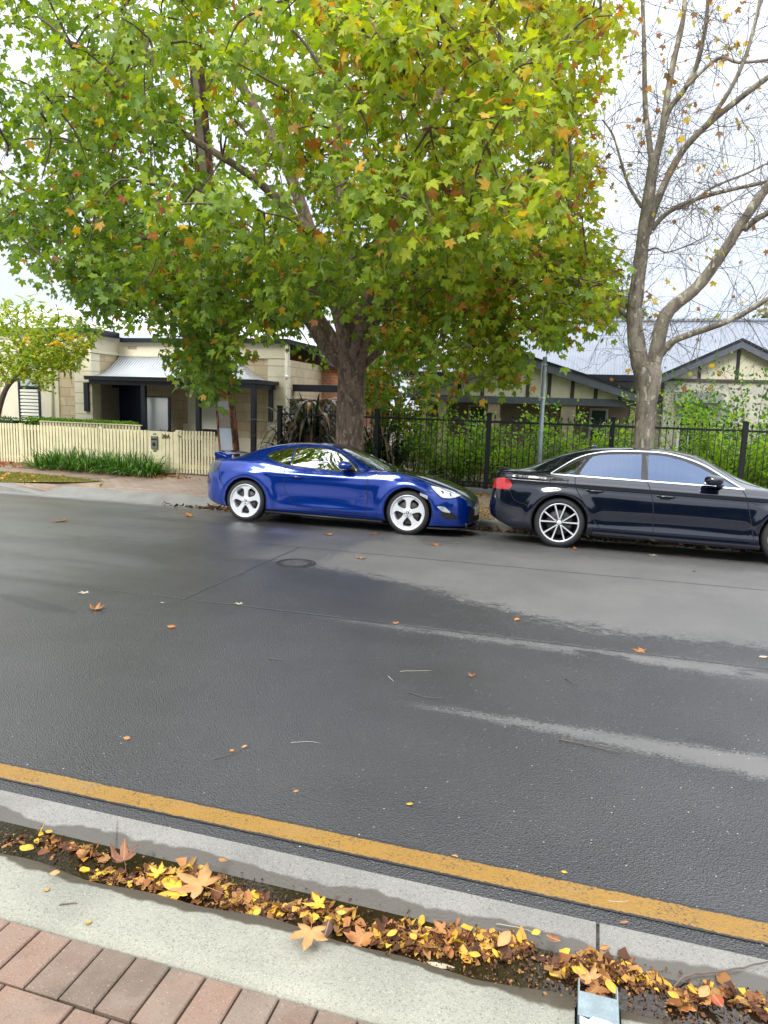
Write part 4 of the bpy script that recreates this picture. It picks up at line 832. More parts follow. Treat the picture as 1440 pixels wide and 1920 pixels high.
    for s, r in big:
        for i in range(4, len(s)):
            if r[i] > .13: continue
            for _ in range(1 if rng.random() < .78 else 0):
                d = rng.normal(size=3)+np.array([0, -.1, .15]); d /= np.linalg.norm(d); grow(s[i], d, rng.uniform(.6, 1.5), .0065, 0)
    tw.build('twigs', M_TWIGP, t, fix=False)
    lp = np.array(lp); u = [project(q)[:2] for q in lp]; sel = []
    for q, (a, b_) in zip(lp, u):
        pr = .26 if b_ < 280 else .08
        if a < 1000: pr = 0
        if rng.random() < pr: sel.append(q)
    sel = np.array(sel)
    extra = []
    for (a, b_) in [(1340, 455), (1330, 480), (1350, 470), (1345, 150), (1255, 60), (1290, 60), (1260, 145), (1215, 105), (1175, 50), (1195, 30), (1420, 220), (1425, 232), (1298, 365), (1305, 330), (1310, 300), (1345, 590), (1360, 700), (1300, 690), (1320, 660), (1290, 575), (1265, 535), (1240, 545), (1225, 560), (1250, 555), (1355, 545), (1365, 545), (1240, 700), (1180, 640), (1360, 300), (1295, 585), (1365, 100), (1300, 160), (1380, 75), (1430, 10), (1330, 25), (1400, 95), (1235, 90), (1275, 155), (1225, 165), (1260, 175)]: 
        for _ in range(2): q = onY(a+rng.normal()*6, b_+rng.normal()*6, rng.uniform(11.4, 12.4)); extra.append(lp[np.linalg.norm(lp-q, axis=1).argmin()]+rng.normal(size=3)*.03)
    Q = np.vstack([sel, np.array(extra)]); n = len(Q); D = rng.normal(size=(n, 3))*.5+np.array([0, 0, -.8]); N = rng.normal(size=(n, 3))+np.array([0, -.6, .2])
    leaf_mesh('leaves', tmpl_maple(), Q-loc, frames(D, N), rng.uniform(.045, .09, n), pick(n, [(.50, .22, .05), (.60, .44, .06), (.28, .15, .08), (.36, .38, .06), (.38, .15, .05)], [2, 3, 3, 3, 1]), M_LEAF, t)
bare_plane()
# ---- generic shrubs and small trees
def spray_shrub(name, label, cat, loc, h, w, ns, nl, pal, wts, leaf=.06, arch=.5, group=None, lean=(0, 0), stemr=.008, tm=None, up=1.0, fork=True, yr=.7):
    loc = np.array(loc, float); t = thing(name, label, cat, tuple(loc), 0, group); st = MB(); P = []; D = []
    for i in range(ns):
        a = rng.uniform(0, 2*math.pi); L = h*rng.uniform(.55, 1.12); d = np.array([math.cos(a)*.5+lean[0], math.sin(a)*.5*yr+lean[1], up]); d /= np.linalg.norm(d); p = np.array([math.cos(a)*w*.25*rng.random(), math.sin(a)*w*.2*rng.random(), 0]); pts = [p]; m = 9
        bend = np.array([math.cos(a)*w/h, math.sin(a)*w/h*yr, -.25])*arch
        for k in range(m):
            d = d+bend/m*2.2+rng.normal(size=3)*.06; d /= np.linalg.norm(d); pts.append(pts[-1]+d*L/m)
        st.tube(pts, list(np.linspace(stemr, stemr*.3, m+1)), 4, cap=False); S = catmull(pts, 4); q = int(nl/ns)
        idx = (rng.random(q)**.8*(len(S)-4)+3).astype(int)
        for j in idx:
            tt = S[min(j+1, len(S)-1)]-S[j-1]; side = rng.normal(size=3); P.append(S[j]+side*.045*(1+1.2*rng.random())*h**.3+0); D.append(tt/np.linalg.norm(tt)*.7+side*.6)
    P = np.array(P); D = np.array(D); n = len(P); N = rng.normal(size=(n, 3))*.5+np.array([0, -.3, .8])
    leaf_mesh('foliage', tm or tmpl_oval(), P, frames(D, N), rng.uniform(.6, 1.25, n)*leaf, pick(n, pal, wts), M_LEAF, t); st.build('stems', M_TWIG, t, fix=False); return t
BG = [(.14, .30, .02), (.21, .40, .025), (.30, .48, .03), (.08, .19, .02)]
def at(u, v, Y): q = onY(u, v, Y); return (q[0], Y, zg(Y))
sh = [  # px u, Y, height, width, label
 (735, 14.9, 1.75, .7, 'dense green shrub behind the left end of the black iron fence', 2600, (-.2, 0)),
 (790, 15.0, 2.1, .8, 'green shrub with a spray leaning right, next to the leftmost iron fence post', 2400, (.45, 0)),
 (850, 15.2, 1.5, .8, 'low leafy shrub behind the iron fence halfway between its first two posts', 2200, (0, 0)),
 (905, 14.8, 1.75, .7, 'bright green shrub right behind the second iron fence post', 2000, (.1, 0)),
 (975, 15.1, 1.7, .8, 'bright green shrub just left of the grey sign pole', 2000, (-.1, 0)),
 (1045, 15.0, 1.8, .7, 'bright green shrub just right of the grey sign pole', 1900, (.2, 0)),
 (1085, 15.4, 2.05, .7, 'tall shrub with an upright spray in front of the cream gable', 2000, (.3, 0)),
 (1150, 15.0, 1.6, .8, 'bright green shrub left of the pale tree trunk', 1500, (.25, 0)),
 (1255, 15.2, 2.0, .8, 'yellow-green arching shrub right of the pale tree trunk', 2400, (.4, 0)),
 (1310, 15.5, 2.3, .8, 'feathery yellow-green shrub under the right-hand gable', 3000, (.35, 0)),
 (1375, 15.0, 2.2, .9, 'large bright shrub rising behind the last visible fence post', 3400, (.3, 0)),
 (1430, 15.3, 2.6, .9, 'tall green shrub at the right edge of the photo', 3600, (.1, 0)),
 (1500, 15.2, 2.3, 1.0, 'green shrub past the right edge of the photo', 2000, (0, 0))]
for k, (u, Y, h, w, lb, nl, ln) in enumerate(sh):
    spray_shrub('shrub', lb, 'shrub', at(u, 780, Y), h, w, 16+int(rng.integers(0, 8)), int(nl*rng.uniform(.55, .95)), [BG, [(.10, .22, .03), (.14, .28, .04), (.07, .14, .03), (.20, .30, .04)], [(.24, .42, .03), (.32, .48, .03), (.16, .32, .02), (.10, .20, .02)]][(k*2) % 3 if k not in (8, 9, 11) else 2], [3, 4, 3, 2] if k > 2 else [4, 2, 1, 4], .055+.03*rng.random(), .55, 'garden shrubs behind the iron fence', ln)
spray_shrub('shrub', 'dark glossy shrub in front of the right-hand gable', 'shrub', at(1400, 720, 16.2), 3.0, .9, 24, 3200, [(.05, .13, .03), (.09, .20, .04)], [2, 2], .085, .3, 'garden shrubs behind the iron fence')
def col_tree(name, label, u, v, Y, h, r, nl, pal, wts, leaf, poly=None, trunk_r=.05, tm=None, sq=.8):
    loc = np.array(at(u, v, Y)); t = thing(name, label, 'tree', tuple(loc)); mb = MB(); mb.tube([(0, 0, -.02), (.03, 0, h*.35), (-.02, 0, h*.6)], [trunk_r, trunk_r*.8, trunk_r*.5], 8)
    C = []; 
    for k in range(int(nl/30)):
        q = rng.normal(size=3); q /= np.linalg.norm(q); q *= rng.uniform(.4, 1)**.5; c = np.array([q[0]*r, q[1]*r, h*.66+q[2]*h*.36*sq]); C.append(c)
        if k % 3 == 0: mb.tube([(0, 0, h*.45), tuple(c*np.array([.4, .4, .85])), tuple(c)], [.02, .012, .005], 4, cap=False)
    C = np.array(C); P = C[rng.integers(0, len(C), nl)]+rng.normal(size=(nl, 3))*.13*r; n = nl
    leaf_mesh('crown', tm or tmpl_simple(), P, frames(rng.normal(size=(n, 3))+np.array([0, 0, -.5]), rng.normal(size=(n, 3))*.6+np.array([0, -.3, .8])), rng.uniform(.7, 1.2, n)*leaf, pick(n, pal, wts), M_LEAF, t)
    mb.build('trunk', M_TWIG, t); return t
col_tree('young_tree', 'small tree with yellowing and orange leaves just right of the thick trunk', 745, 800, 14.9, 3.1, .85, 1500, [(.10, .22, .03), (.20, .32, .03), (.5, .24, .03), (.5, .36, .04)], [4, 4, 2, 1], .10)
col_tree('background_tree', 'grey-green tree behind the roofs, right of the thick trunk', 730, 600, 24, 6.6, 1.9, 2600, [(.10, .14, .08), (.16, .20, .10)], [1, 1], .17, trunk_r=.12)
col_tree('background_tree', 'distant olive tree peeping over the long metal roof', 1120, 590, 30, 6.5, 2.2, 2400, [(.12, .15, .06), (.18, .20, .09)], [1, 1], .2, trunk_r=.12)
col_tree('background_tree', 'distant olive tree over the roof ridge at the right edge', 1460, 590, 31, 6.2, 1.6, 1500, [(.12, .13, .07), (.17, .18, .10)], [1, 1], .2, trunk_r=.12)
# ---- small yellow-green tree at the left edge
def left_tree():
    loc = onY(-12, 800, 14.8); loc[2] = .16
    t = thing('garden_tree', 'small yellow-green tree with golden leaves behind the cream fence at the left edge', 'tree', tuple(loc)); mb = MB(); Ls = []
    for pts, Y0, Y1, r0, r1 in [([(-12, 815), (0, 762), (14, 725), (38, 700)], 14.8, 14.7, .075, .055), ([(38, 700), (60, 672), (90, 652), (130, 635), (185, 626)], 14.7, 14.4, .035, .010), ([(38, 700), (45, 670), (40, 640), (20, 600), (5, 575)], 14.7, 15.0, .03, .010), ([(14, 725), (5, 700), (-20, 650), (-60, 600)], 14.8, 15.2, .045, .015), ([(60, 672), (95, 640), (110, 600), (105, 570)], 14.6, 14.3, .02, .008), ([(50, 690), (90, 690), (130, 690), (150, 700)], 14.7, 14.2, .016, .006), ([(130, 635), (150, 650), (180, 640)], 14.4, 14.1, .01, .005), ([(45, 700), (100, 668), (125, 690), (135, 720)], 14.6, 14.0, .012, .005)]:
        S, rr = add_limb(mb, limb_from_px(pts, Y0, Y1)-loc, r0, r1, 8); Ls.append(S[3:])
    A = np.vstack(Ls[1:]); poly = [(-260, 480), (-20, 560), (50, 555), (110, 580), (150, 600), (185, 608), (200, 625), (165, 650), (150, 690), (110, 690), (100, 720), (85, 735), (50, 712), (20, 712), (-40, 750), (-260, 740)]
    P = []; D = []; tries = 0
    while len(P) < 15000 and tries < 60000:
        tries += 1; a = A[rng.integers(len(A))]; c = a+rng.normal(size=3)*np.array([.50, .5, .38]); u, v, _ = project(c+loc)
        if not in_poly(u, v, poly): continue
        d = rng.normal(size=3)+np.array([0, 0, -.5]); d /= np.linalg.norm(d); L = rng.uniform(.15, .28); mb.tube([c, c+d*L], [.003, .002], 3, cap=False)
        for k in range(16):
            sd = np.cross(d, [0, 0, 1.])*(1 if k % 2 else -1); P.append(c+d*L*(k//2+.5)/8); D.append(sd+d*.5+rng.normal(size=3)*.15)
    P = np.array(P); D = np.array(D); n = len(P); pal = [(.15, .27, .02), (.28, .40, .03), (.42, .48, .03), (.62, .44, .03)]; col = pick(n, pal, [4, 4, 3, 1]); 
    gold = (np.abs(P[:, 0]-(onY(140, 640, 14.3)-loc)[0]) < .22) & (np.abs(P[:, 2]-(onY(140, 640, 14.3)-loc)[2]) < .18); col[gold] = pick(int(gold.sum()), [(.75, .45, .02), (.6, .42, .03)], [1, 1])
    leaf_mesh('crown', tmpl_oval(.3), P, frames(D, rng.normal(size=(n, 3))*.5+np.array([0, -.2, .9])), rng.uniform(.055, .09, n), col, M_LEAF, t); mb.build('trunk', M_TWIG, t)
left_tree()
# ---- strap-leaved clumps
def strap_clump(name, label, cat, loc, n, L, w, pal, wts, group=None, droop=1.2, dead=0, spread=.9, base_r=.12, seg=6):
    loc = np.array(loc, float); V = []; F = []; C = []; cols = pick(n, pal, wts)
    for i in range(n):
        a = rng.uniform(0, 2*math.pi); el = rng.uniform(.35, 1.45); Li = L*rng.uniform(.6, 1.15); d = np.array([math.cos(a)*math.cos(el), math.sin(a)*math.cos(el), math.sin(el)])*1.0; d[:2] *= spread; p = np.array([math.cos(a), math.sin(a), 0])*base_r*rng.random(); dr = droop*rng.uniform(.6, 1.3)
        z0 = 0
        if i < dead: p[2] = rng.uniform(.25, .8)*L; d[2] = rng.uniform(-.3, .5); dr = 2.2; cols[i] = np.array([.20, .13, .08])*rng.uniform(.6, 1.5)
        side = np.cross(d, [0, 0, 1.]); side /= np.linalg.norm(side)+1e-6; side = side+rng.normal(size=3)*.2; k = len(V)
        for s in range(seg+1):
            tt = s/seg; ww = w*(1-tt**2.2)*(.6+.4*min(1, tt*5)); V.append(p-side*ww/2); V.append(p+side*ww/2); C += [tuple(cols[i])+(1,)]*2
            d = d+np.array([0, 0, -dr/seg*(.3+tt)]); dn = d/np.linalg.norm(d); p = p+dn*Li/seg
            if p[2] < .02: p[2] = .02
        for s in range(seg): F.append((k+2*s, k+2*s+1, k+2*s+3, k+2*s+2))
    me = bpy.data.meshes.new(name); me.from_pydata([tuple(v) for v in V], [], F); a = me.color_attributes.new('tint', 'FLOAT_COLOR', 'POINT'); a.data.foreach_set('color', np.array(C, 'f').ravel()); me.materials.append(M_STRAP)
    for p_ in me.polygons: p_.use_smooth = True
    o = bpy.data.objects.new(name, me); COL.objects.link(o); o.location = tuple(loc); tag(o, label, cat, group); return o
AG = [(.045, .13, .018), (.08, .20, .025), (.14, .30, .035), (.03, .08, .015)]
aps = [(58, 'leftmost strap-leaved clump at the foot of the cream fence, thin and pale'), (95, 'second strap-leaved clump from the left at the fence foot'), (135, 'third strap-leaved clump from the left along the cream fence'), (172, 'strap-leaved clump left of the middle of the fence-foot row'), (208, 'strap-leaved clump just right of the middle of the row'), (242, 'strap-leaved clump below and left of the grey letterbox'), (272, 'strap-leaved clump directly below the grey letterbox'), (302, 'rightmost strap-leaved clump, loose and spreading below the house number')]
for k, (u, lb) in enumerate(aps):
    for j in range(1):
        q = onZ(u, 878+k*1.4, .12); strap_clump('agapanthus', lb, 'plant', (q[0], 13.72-.02*k, .125), 190 if k else 110, .62 if k else .5, .030, AG, [3, 4, 3, 2], 'strap-leaved plants along the fence foot', 1.5, base_r=.30)
q = onY(585, 800, 14.75); strap_clump('dracaena', 'big dark spiky plant with brown dead leaves left of the thick trunk', 'plant', (q[0], 14.75, .9), 260, 1.25, .085, [(.015, .04, .02), (.03, .07, .03), (.05, .10, .04)], [2, 2, 1], None, 1.5, 90, .8, .35, 7)
q = onY(548, 800, 14.6); strap_clump('dracaena', 'smaller dark spiky plant beside the cottage corner', 'plant', (q[0], 14.6, .6), 120, 1.0, .07, [(.015, .04, .02), (.03, .07, .03)], [2, 2], None, 1.5, 50, .7, .2, 7)
q = onY(715, 800, 14.7); strap_clump('dracaena', 'dark spiky plant behind the iron fence just right of the thick trunk', 'plant', (q[0], 14.7, .5), 150, 1.15, .075, [(.015, .04, .02), (.03, .07, .03)], [2, 2], None, 1.4, 30, .7, .25, 7)
# ---- clipped hedges
def hedge(label, x0, x1, y0, y1, z0, z1, pal, n):
    o = MB(); o.box(x0+.06, x1-.06, y0+.05, y1-.05, z0, z1-.05); t = thing('hedge', label, 'hedge', ((x0+x1)/2, (y0+y1)/2, z0)); loc = np.array([(x0+x1)/2, (y0+y1)/2, z0])
    o.v = [tuple(np.array(v)-loc) for v in o.v]; o.build('twigs', mat('hedge_inside', (.02, .04, .01), .9, var=.5, vs=30), t)
    P = []; N = []
    for i in range(n):
        f = rng.random()
        if f < .5: p = [rng.uniform(x0, x1), rng.uniform(y0, y1), z1+rng.normal()*.02]; nn = [0, 0, 1]
        else: p = [rng.uniform(x0, x1), y0+rng.normal()*.02, rng.uniform(z0, z1)]; nn = [0, -1, .4]
        P.append(p); N.append(nn)
    P = np.array(P)-loc; N = np.array(N)+rng.normal(size=(n, 3))*.4
    leaf_mesh('foliage', tmpl_oval(), P, frames(rng.normal(size=(n, 3))+np.array([0, 0, .4]), N), rng.uniform(.03, .06, n), pick(n, pal, [1]*len(pal)), M_LEAF, t)
a = onY(42, 785, 15.8)[0]; c = onY(245, 797, 15.8)[0]
hedge('long low clipped green hedge behind the cream fence', a, c, 15.7, 16.2, .2, 1.17, [(.12, .28, .02), (.20, .38, .03), (.07, .18, .02)], 5200)
hedge('low dark grey-green hedge at the left edge behind the fence', -19.0, onY(30, 780, 15.6)[0], 15.5, 16.1, .2, 1.16, [(.05, .11, .05), (.08, .15, .07)], 2600)
# ---- grass on the verge
def grass(poly, label, n):
    V = []; F = []; C = []; i = 0
    xs = [p[0] for p in poly]; ys = [p[1] for p in poly]
    while i < n:
        x, y = rng.uniform(min(xs), max(xs)), rng.uniform(min(ys), max(ys))
        if not in_poly(x, y, poly): continue
        z = zg(y)+.012; h = rng.uniform(.015, .045); a = rng.uniform(0, 6.28); k = len(V); dx, dy = math.cos(a)*.006, math.sin(a)*.006; l = rng.normal(size=2)*.015
        V += [(x-dx, y-dy, z), (x+dx, y+dy, z), (x+l[0], y+l[1], z+h)]; F.append((k, k+1, k+2)); c = np.array([(.16, .17, .03), (.26, .22, .05), (.10, .14, .02), (.30, .25, .06)][rng.integers(4)])*rng.uniform(.8, 1.2); C += [tuple(c)+(1,)]*3; i += 1
    me = bpy.data.meshes.new('grass'); me.from_pydata(V, [], F); a = me.color_attributes.new('tint', 'FLOAT_COLOR', 'POINT'); a.data.foreach_set('color', np.array(C, 'f').ravel()); me.materials.append(M_LEAF)
    o = bpy.data.objects.new('grass', me); COL.objects.link(o); tag(o, label, 'grass', None, 'stuff')
GP = [(-14.5, 11.65), (-11.5, 11.65), (-10.6, 12.0), (-10.1, 12.2), (-9.75, 12.5), (-11.5, 12.75), (-14.5, 12.75)]
me = MB(); me.add([(x, y, zg(y)+.014) for x, y in GP], [tuple(range(len(GP)))]); tag(me.build('verge_soil', mat('thin_turf', (.20, .18, .05), .95, var=.35, vs=8, bs=.6, bsc=60, coord='w')), kind='structure')
grass(GP, 'patchy yellowing grass strip between path and kerb at the left', 12000)

# ------------------------------------------------------------------ buildings
def stone_material(name, c0, c1, mort, bw=.55, rh=.26):
    x, b = nbmat(name); o = b.n('ShaderNodeNewGeometry').outputs['Position']; s = b.n('ShaderNodeSeparateXYZ', {0: o}); nrm = b.n('ShaderNodeSeparateXYZ', {0: b.n('ShaderNodeNewGeometry').outputs['Normal']})
    side = b.m('GREATER_THAN', b.m('ABSOLUTE', nrm.outputs[0]), .7); xx = b.m('ADD', b.m('MULTIPLY', s.outputs[0], b.m('SUBTRACT', 1., side)), b.m('MULTIPLY', s.outputs[1], side))
    v = b.n('ShaderNodeCombineXYZ', {0: b.m('ADD', xx, b.m('MULTIPLY', b.noise(2.5, 2), .05)), 1: b.m('ADD', s.outputs[2], b.m('MULTIPLY', b.noise(3, 2), .03)), 2: 0.}).outputs[0]
    br = b.n('ShaderNodeTexBrick', {'Vector': v, 'Color1': c0+(1,), 'Color2': c1+(1,), 'Mortar': mort+(1,), 'Scale': 1., 'Mortar Size': .009, 'Mortar Smooth': .3, 'Brick Width': bw, 'Row Height': rh}, squash=.7, squash_frequency=3)
    c = b.mix(b.m('MULTIPLY', b.ss(b.noise(5, 6), .35, .7), .35), br.outputs[0], tuple(k*.62 for k in c0)); b.set(c=c, r=.9, n=b.bump(b.m('ADD', b.m('MULTIPLY', br.outputs[1], -1.), b.m('MULTIPLY', b.noise(26, 4), .7)), .6, .012)); return x
M_STONE = stone_material('sandstone_blocks', (.60, .49, .32), (.50, .39, .25), (.36, .29, .19))
M_BRICK = stone_material('orange_brick', (.50, .20, .09), (.42, .16, .07), (.45, .38, .30), .23, .085)
M_LOWER = mat('tan_render', (.34, .27, .20), .85, var=.12, vs=3, bs=.1, coord='w')
M_NAVY = mat('navy_door_paint', (.006, .012, .045), .3)
M_SHUT = mat('white_louvre', (.74, .73, .64), .5)
M_GLASSW = mat('window_glass', (.06, .08, .10), .05, .2, coat=1.)
M_SLATE = mat('blue_grey_paint', (.10, .115, .14), .45, var=.1)
M_PANEL = mat('cream_gable_panel', (.66, .62, .47), .8, var=.06, coord='w')
def corrugated(name, c, scale, axis=0, r=.45, m=.25):
    x, b = nbmat(name); p = b.pos(); s = b.n('ShaderNodeSeparateXYZ', {0: p}).outputs[axis]; w = b.m('SINE', b.m('MULTIPLY', s, 2*math.pi/scale)); n = b.noise(1.5, 5)
    b.set(c=b.mix(b.ss(n, .35, .7), c, tuple(k*.88 for k in c)), r=r, m=m, n=b.bump(w, .55, scale*.22)); return x
M_ROOF_B = corrugated('pale_blue_roof_sheet', (.205, .23, .275), .15)
M_ROOF_V = corrugated('galvanised_curved_sheet', (.50, .53, .55), .09, 0, .35, .5)
M_ROOF_W = corrugated('light_roof_sheet', (.66, .67, .68), .12)
def part(name, m, par, fn, bevel=0):
    mb = MB(); fn(mb); loc = np.array(par.matrix_world.translation) if False else np.array(par.location)
    mb.v = [tuple(np.array(v)-loc) for v in mb.v]; return mb.build(name, m, par, bevel)
def qx(u, v, Y): return float(onY(u, v, Y)[0])
def qz(u, v, Y): return float(onY(u, v, Y)[2])
def cottage():
    WF, WM, VF = 17.0, 18.2, 16.88; xw = -13.55; xr = qx(535, 700, WM); xl = -24.; zt_m = 3.44; zt_w = 3.60; g = .1
    t = thing('cottage', 'cream and sandstone single-storey cottage with curved metal verandah roof and navy door', 'house', (-13.5, 17, .2))
    def wall(mb): mb.box(xl, xw-.55, WF, WF+.3, g, 3.05); mb.box(xw-.25, xw, WF+.3, 26, g, 3.05); mb.box(xw, xr-.5, WM, WM+.3, .80, 3.03); mb.box(xr-.25, xr-.02, WM+.3, 26, g, 3.03)
    part('stone_wall', M_STONE, t, wall)
    def rend(mb):
        mb.box(xl, xw+.012, WF-.02, WF+.3, 3.05, zt_w); mb.box(xw-.24, xw+.012, WF+.3, WM+.6, 3.05, zt_w); mb.box(xw+.013, xr, WM-.02, WM+.3, 3.03, zt_m); mb.box(xw+.014, xr-.5, WM-.03, WM+.2, g, .80)
        for z0 in (3.06,): mb.box(xl, xw+.05, WF-.06, WF-.02, z0, z0+.07); mb.box(xw+.012, xw+.05, WF-.02, WM-.02, z0, z0+.07); mb.box(xw+.05, xr+.03, WM-.06, WM-.02, z0-.02, z0+.05)
        mb.box(xl, xw+.02, WF-.03, WF, g, .75)
    part('cornice_and_plinth', M_CREAM, t, rend)
    def quoin(mb, xa, xb, Yq, ztop):
        z = .14
        while z < ztop: mb.box(xa, xb, Yq-.05, Yq+.32, z, min(z+.278, ztop)); z += .30
        mb.box(xa+.02, xb-.018, Yq-.032, Yq+.30, .13, ztop+.002)
    part('quoins', M_CREAM, t, lambda mb: quoin(mb, xw-.56, xw+.022, WF, 3.04), .006); part('quoins', M_CREAM, t, lambda mb: quoin(mb, xr-.51, xr+.02, WM, 3.02), .006)
    part('downpipe', M_CREAM, t, lambda mb: mb.tube([(xr+.06, WM-.09, zt_m-.02), (xr+.06, WM-.09, .2)], .035, 10))
    part('downpipe', M_CREAM, t, lambda mb: mb.tube([(qx(100, 700, WF), WF-.08, zt_w-.02), (qx(100, 700, WF), WF-.10, .2)], .035, 10))
    # left window with louvres
    a, c = qx(38, 750, WF), qx(79, 750, WF); zb, zt = .95, 2.95
    part('window_surround', M_CREAM, t, lambda mb: (mb.box(a-.62, a, WF-.05, WF, .75, 3.04), mb.box(c, c+.62, WF-.05, WF, .75, 3.04), mb.box(a, c, WF-.05, WF, .75, zb)))
    w = part('window', M_DARK, t, lambda mb: (mb.box(a, a+.05, WF-.075, WF-.02, zb, zt), mb.box(c-.07, c, WF-.075, WF-.02, zb, zt), mb.box(a, c, WF-.075, WF-.02, zb, zb+.06), mb.box(a, c, WF-.074, WF-.02, zt-.06, zt), mb.box(a, c, WF-.074, WF-.02, 2.02, 2.08)))
    def louv(mb):
        z = zb+.08
        while z < 1.98: mb.add([(a+.05, WF-.055, z), (c-.07, WF-.055, z), (c-.07, WF-.03, z+.075), (a+.05, WF-.03, z+.075)], [(0, 1, 2, 3)]); mb.box(a+.05, c-.07, WF-.06, WF-.05, z, z+.06); z += .098
    part('louvre_shutter', M_SHUT, t, louv); part('pane', mat('reflecting_pane', (.45, .52, .52), .08, .3), t, lambda mb: mb.box(a+.05, c-.07, WF-.04, WF-.022, 2.08, zt-.06))
    part('shutter_back', M_BLACK, t, lambda mb: mb.box(a+.05, c-.07, WF-.025, WF-.012, zb, 2.03))
    # shaded porch wall, door, lamp
    dl, dr = qx(222, 730, WM), qx(268, 730, WM)
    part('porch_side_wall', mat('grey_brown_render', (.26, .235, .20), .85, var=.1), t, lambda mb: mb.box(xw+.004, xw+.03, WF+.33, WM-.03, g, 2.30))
    d = part('door', M_NAVY, t, lambda mb: [mb.box(dl+.02, dr, WM-.06, WM-.012, .2, 2.30)]+[mb.box(dl+.1+.19*k, dl+.24+.19*k, WM-.075, WM-.06, z0, z1) for k in range(4) for z0, z1 in ((.4, 1.1), (1.25, 2.15))], .004)
    # front window right of the middle post
    a, c = qx(374, 750, WM), qx(428, 750, WM)
    part('window_reveal', M_CREAM, t, lambda mb: (mb.box(qx(354, 750, WM), a, WM-.07, WM, .8, 2.9), mb.box(qx(346, 800, WM), a, WM-.08, WM, .8, 1.15)), .01)
    part('window', M_DARK, t, lambda mb: (mb.box(a, a+.08, WM-.10, WM, .92, 2.5), mb.box(c-.07, c, WM-.10, WM, .92, 2.5), mb.box(a+.08, c-.07, WM-.12, WM, .88, 1.0), mb.box(a+.08, c-.07, WM-.10, WM, 2.42, 2.5)))
    def louv2(mb):
        mb.box(a+.08, a+.14, WM-.07, WM-.03, 1.0, 2.42); mb.box(c-.17, c-.07, WM-.07, WM-.03, 1.0, 2.42); z = 1.02
        while z < 2.4: mb.add([(a+.14, WM-.065, z), (c-.17, WM-.065, z), (c-.17, WM-.035, z+.06), (a+.14, WM-.035, z+.06)], [(0, 1, 2, 3)]); z += .062
    part('louvre_shutter', M_SHUT, t, louv2); part('shutter_back', mat('louvre_gap', (.20, .18, .13), .8), t, lambda mb: mb.box(a+.08, c-.07, WM-.03, WM-.012, 1.0, 2.42))
    # verandah: posts, beam, gutter, curved roof hipped at the right end
    vx0, vx1 = qx(163, 710, VF), qx(477, 718, VF); zpt = 2.32
    px = [qx(267, 722, VF)]+[qx(370, 740, VF)]+[qx(474, 740, VF)]
    for x_ in px: part('verandah_post', M_DARK, t, lambda mb: (mb.box(x_-.06, x_+.06, VF, VF+.12, .2, zpt-.14), mb.box(x_-.075, x_+.075, VF-.012, VF+.132, .2, .34)))
    part('wall_bracket', M_DARK, t, lambda mb: mb.box(qx(162, 720, WF), qx(170, 720, WF), WF-.13, WF-.046, qz(166, 771, WF), zpt-.1))
    part('wall_bracket', M_DARK, t, lambda mb: mb.box(qx(507, 740, WM)-.01, qx(514, 740, WM), WM-.12, WM-.046, qz(510, 791, WM), zpt-.1))
    part('verandah_beam', M_DARK, t, lambda mb: (mb.box(vx0+.05, vx1, VF+.01, VF+.11, zpt-.14, zpt), mb.box(vx1-.11, vx1-.001, VF+.11, WM-.03, zpt-.139, zpt)))
    def gut(mb):
        mb.box(vx0-.02, vx1+.10, VF-.10, VF-.001, zpt-.02, zpt+.075); mb.box(vx1+.001, vx1+.10, VF, WM-.03, zpt-.019, zpt+.074)
        mb.box(vx0-.02, vx1+.11, VF-.112, VF-.10, zpt+.05, zpt+.085); mb.box(vx1+.10, vx1+.112, VF-.1, WM-.03, zpt+.05, zpt+.085)
    part('verandah_gutter', M_DARK, t, gut)
    def vr(mb):
        n = 10; zt = 3.05; f = lambda k: (k/n, zpt+.06+(zt-zpt-.06)*(k/n)**1.9*.92+(zt-zpt-.06)*.08*(k/n))
        xt = qx(447, 672, WM); V = []
        y0, y1 = VF-.05, WM-.02; cols = [(xw+.03 if True else 0, xt)]
        for k in range(n+1):
            s, z = f(k); y = y0+(y1-y0)*s; V += [(vx0-.02 if s < .10 else xw+.032, y, z), ((vx1+.06)+(xt-vx1-.06)*s, y, z)]
        mb.add(V, [(2*k, 2*k+1, 2*k+3, 2*k+2) for k in range(n)], 0, True)
        V = []
        for k in range(n+1):
            s, z = f(k); xx = (vx1+.06)+(xt-vx1-.06)*s; V += [(xx, y0+(y1-y0)*s, z), (xx, y1, z)]
        mb.add(V, [(2*k, 2*k+1, 2*k+3, 2*k+2) for k in range(n)], 0, True)
    part('verandah_roof', M_ROOF_V, t, vr)
    part('verandah_floor', M_FKERB, t, lambda mb: mb.box(xw, vx1+.1, VF-.05, WM, .12, .22))
    # eaves gutter, main roof, frieze vents
    part('eaves_gutter', M_DARK, t, lambda mb: (mb.box(xl, xw+.17, WF-.16, WF-.03, zt_w, zt_w+.11), mb.box(xw+.03, xw+.17, WF-.03, WM-.17, zt_w-.06, zt_w+.108), mb.box(xw+.17, xr+.12, WM-.17, WM-.03, zt_m, zt_m+.12), mb.box(xr+.02, xr+.12, WM-.03, 26, zt_m, zt_m+.119)))
    part('roof', M_ROOF_W, t, lambda mb: mb.add([(xl, WF-.04, zt_w+.1), (xw+.15, WF-.04, zt_w+.1), (xw+.15, WM-.05, zt_w+.1), (xr+.03, WM-.05, zt_m+.11), (xr+.03, 26, zt_m+.11), (xw-2., 21.5, 5.0), (xr-3.6, 22, 4.85), (xl, 22, 5.0)], [(0, 1, 5, 7), (1, 2, 5), (2, 3, 6, 5), (3, 4, 6), (4, 7, 5, 6)]))
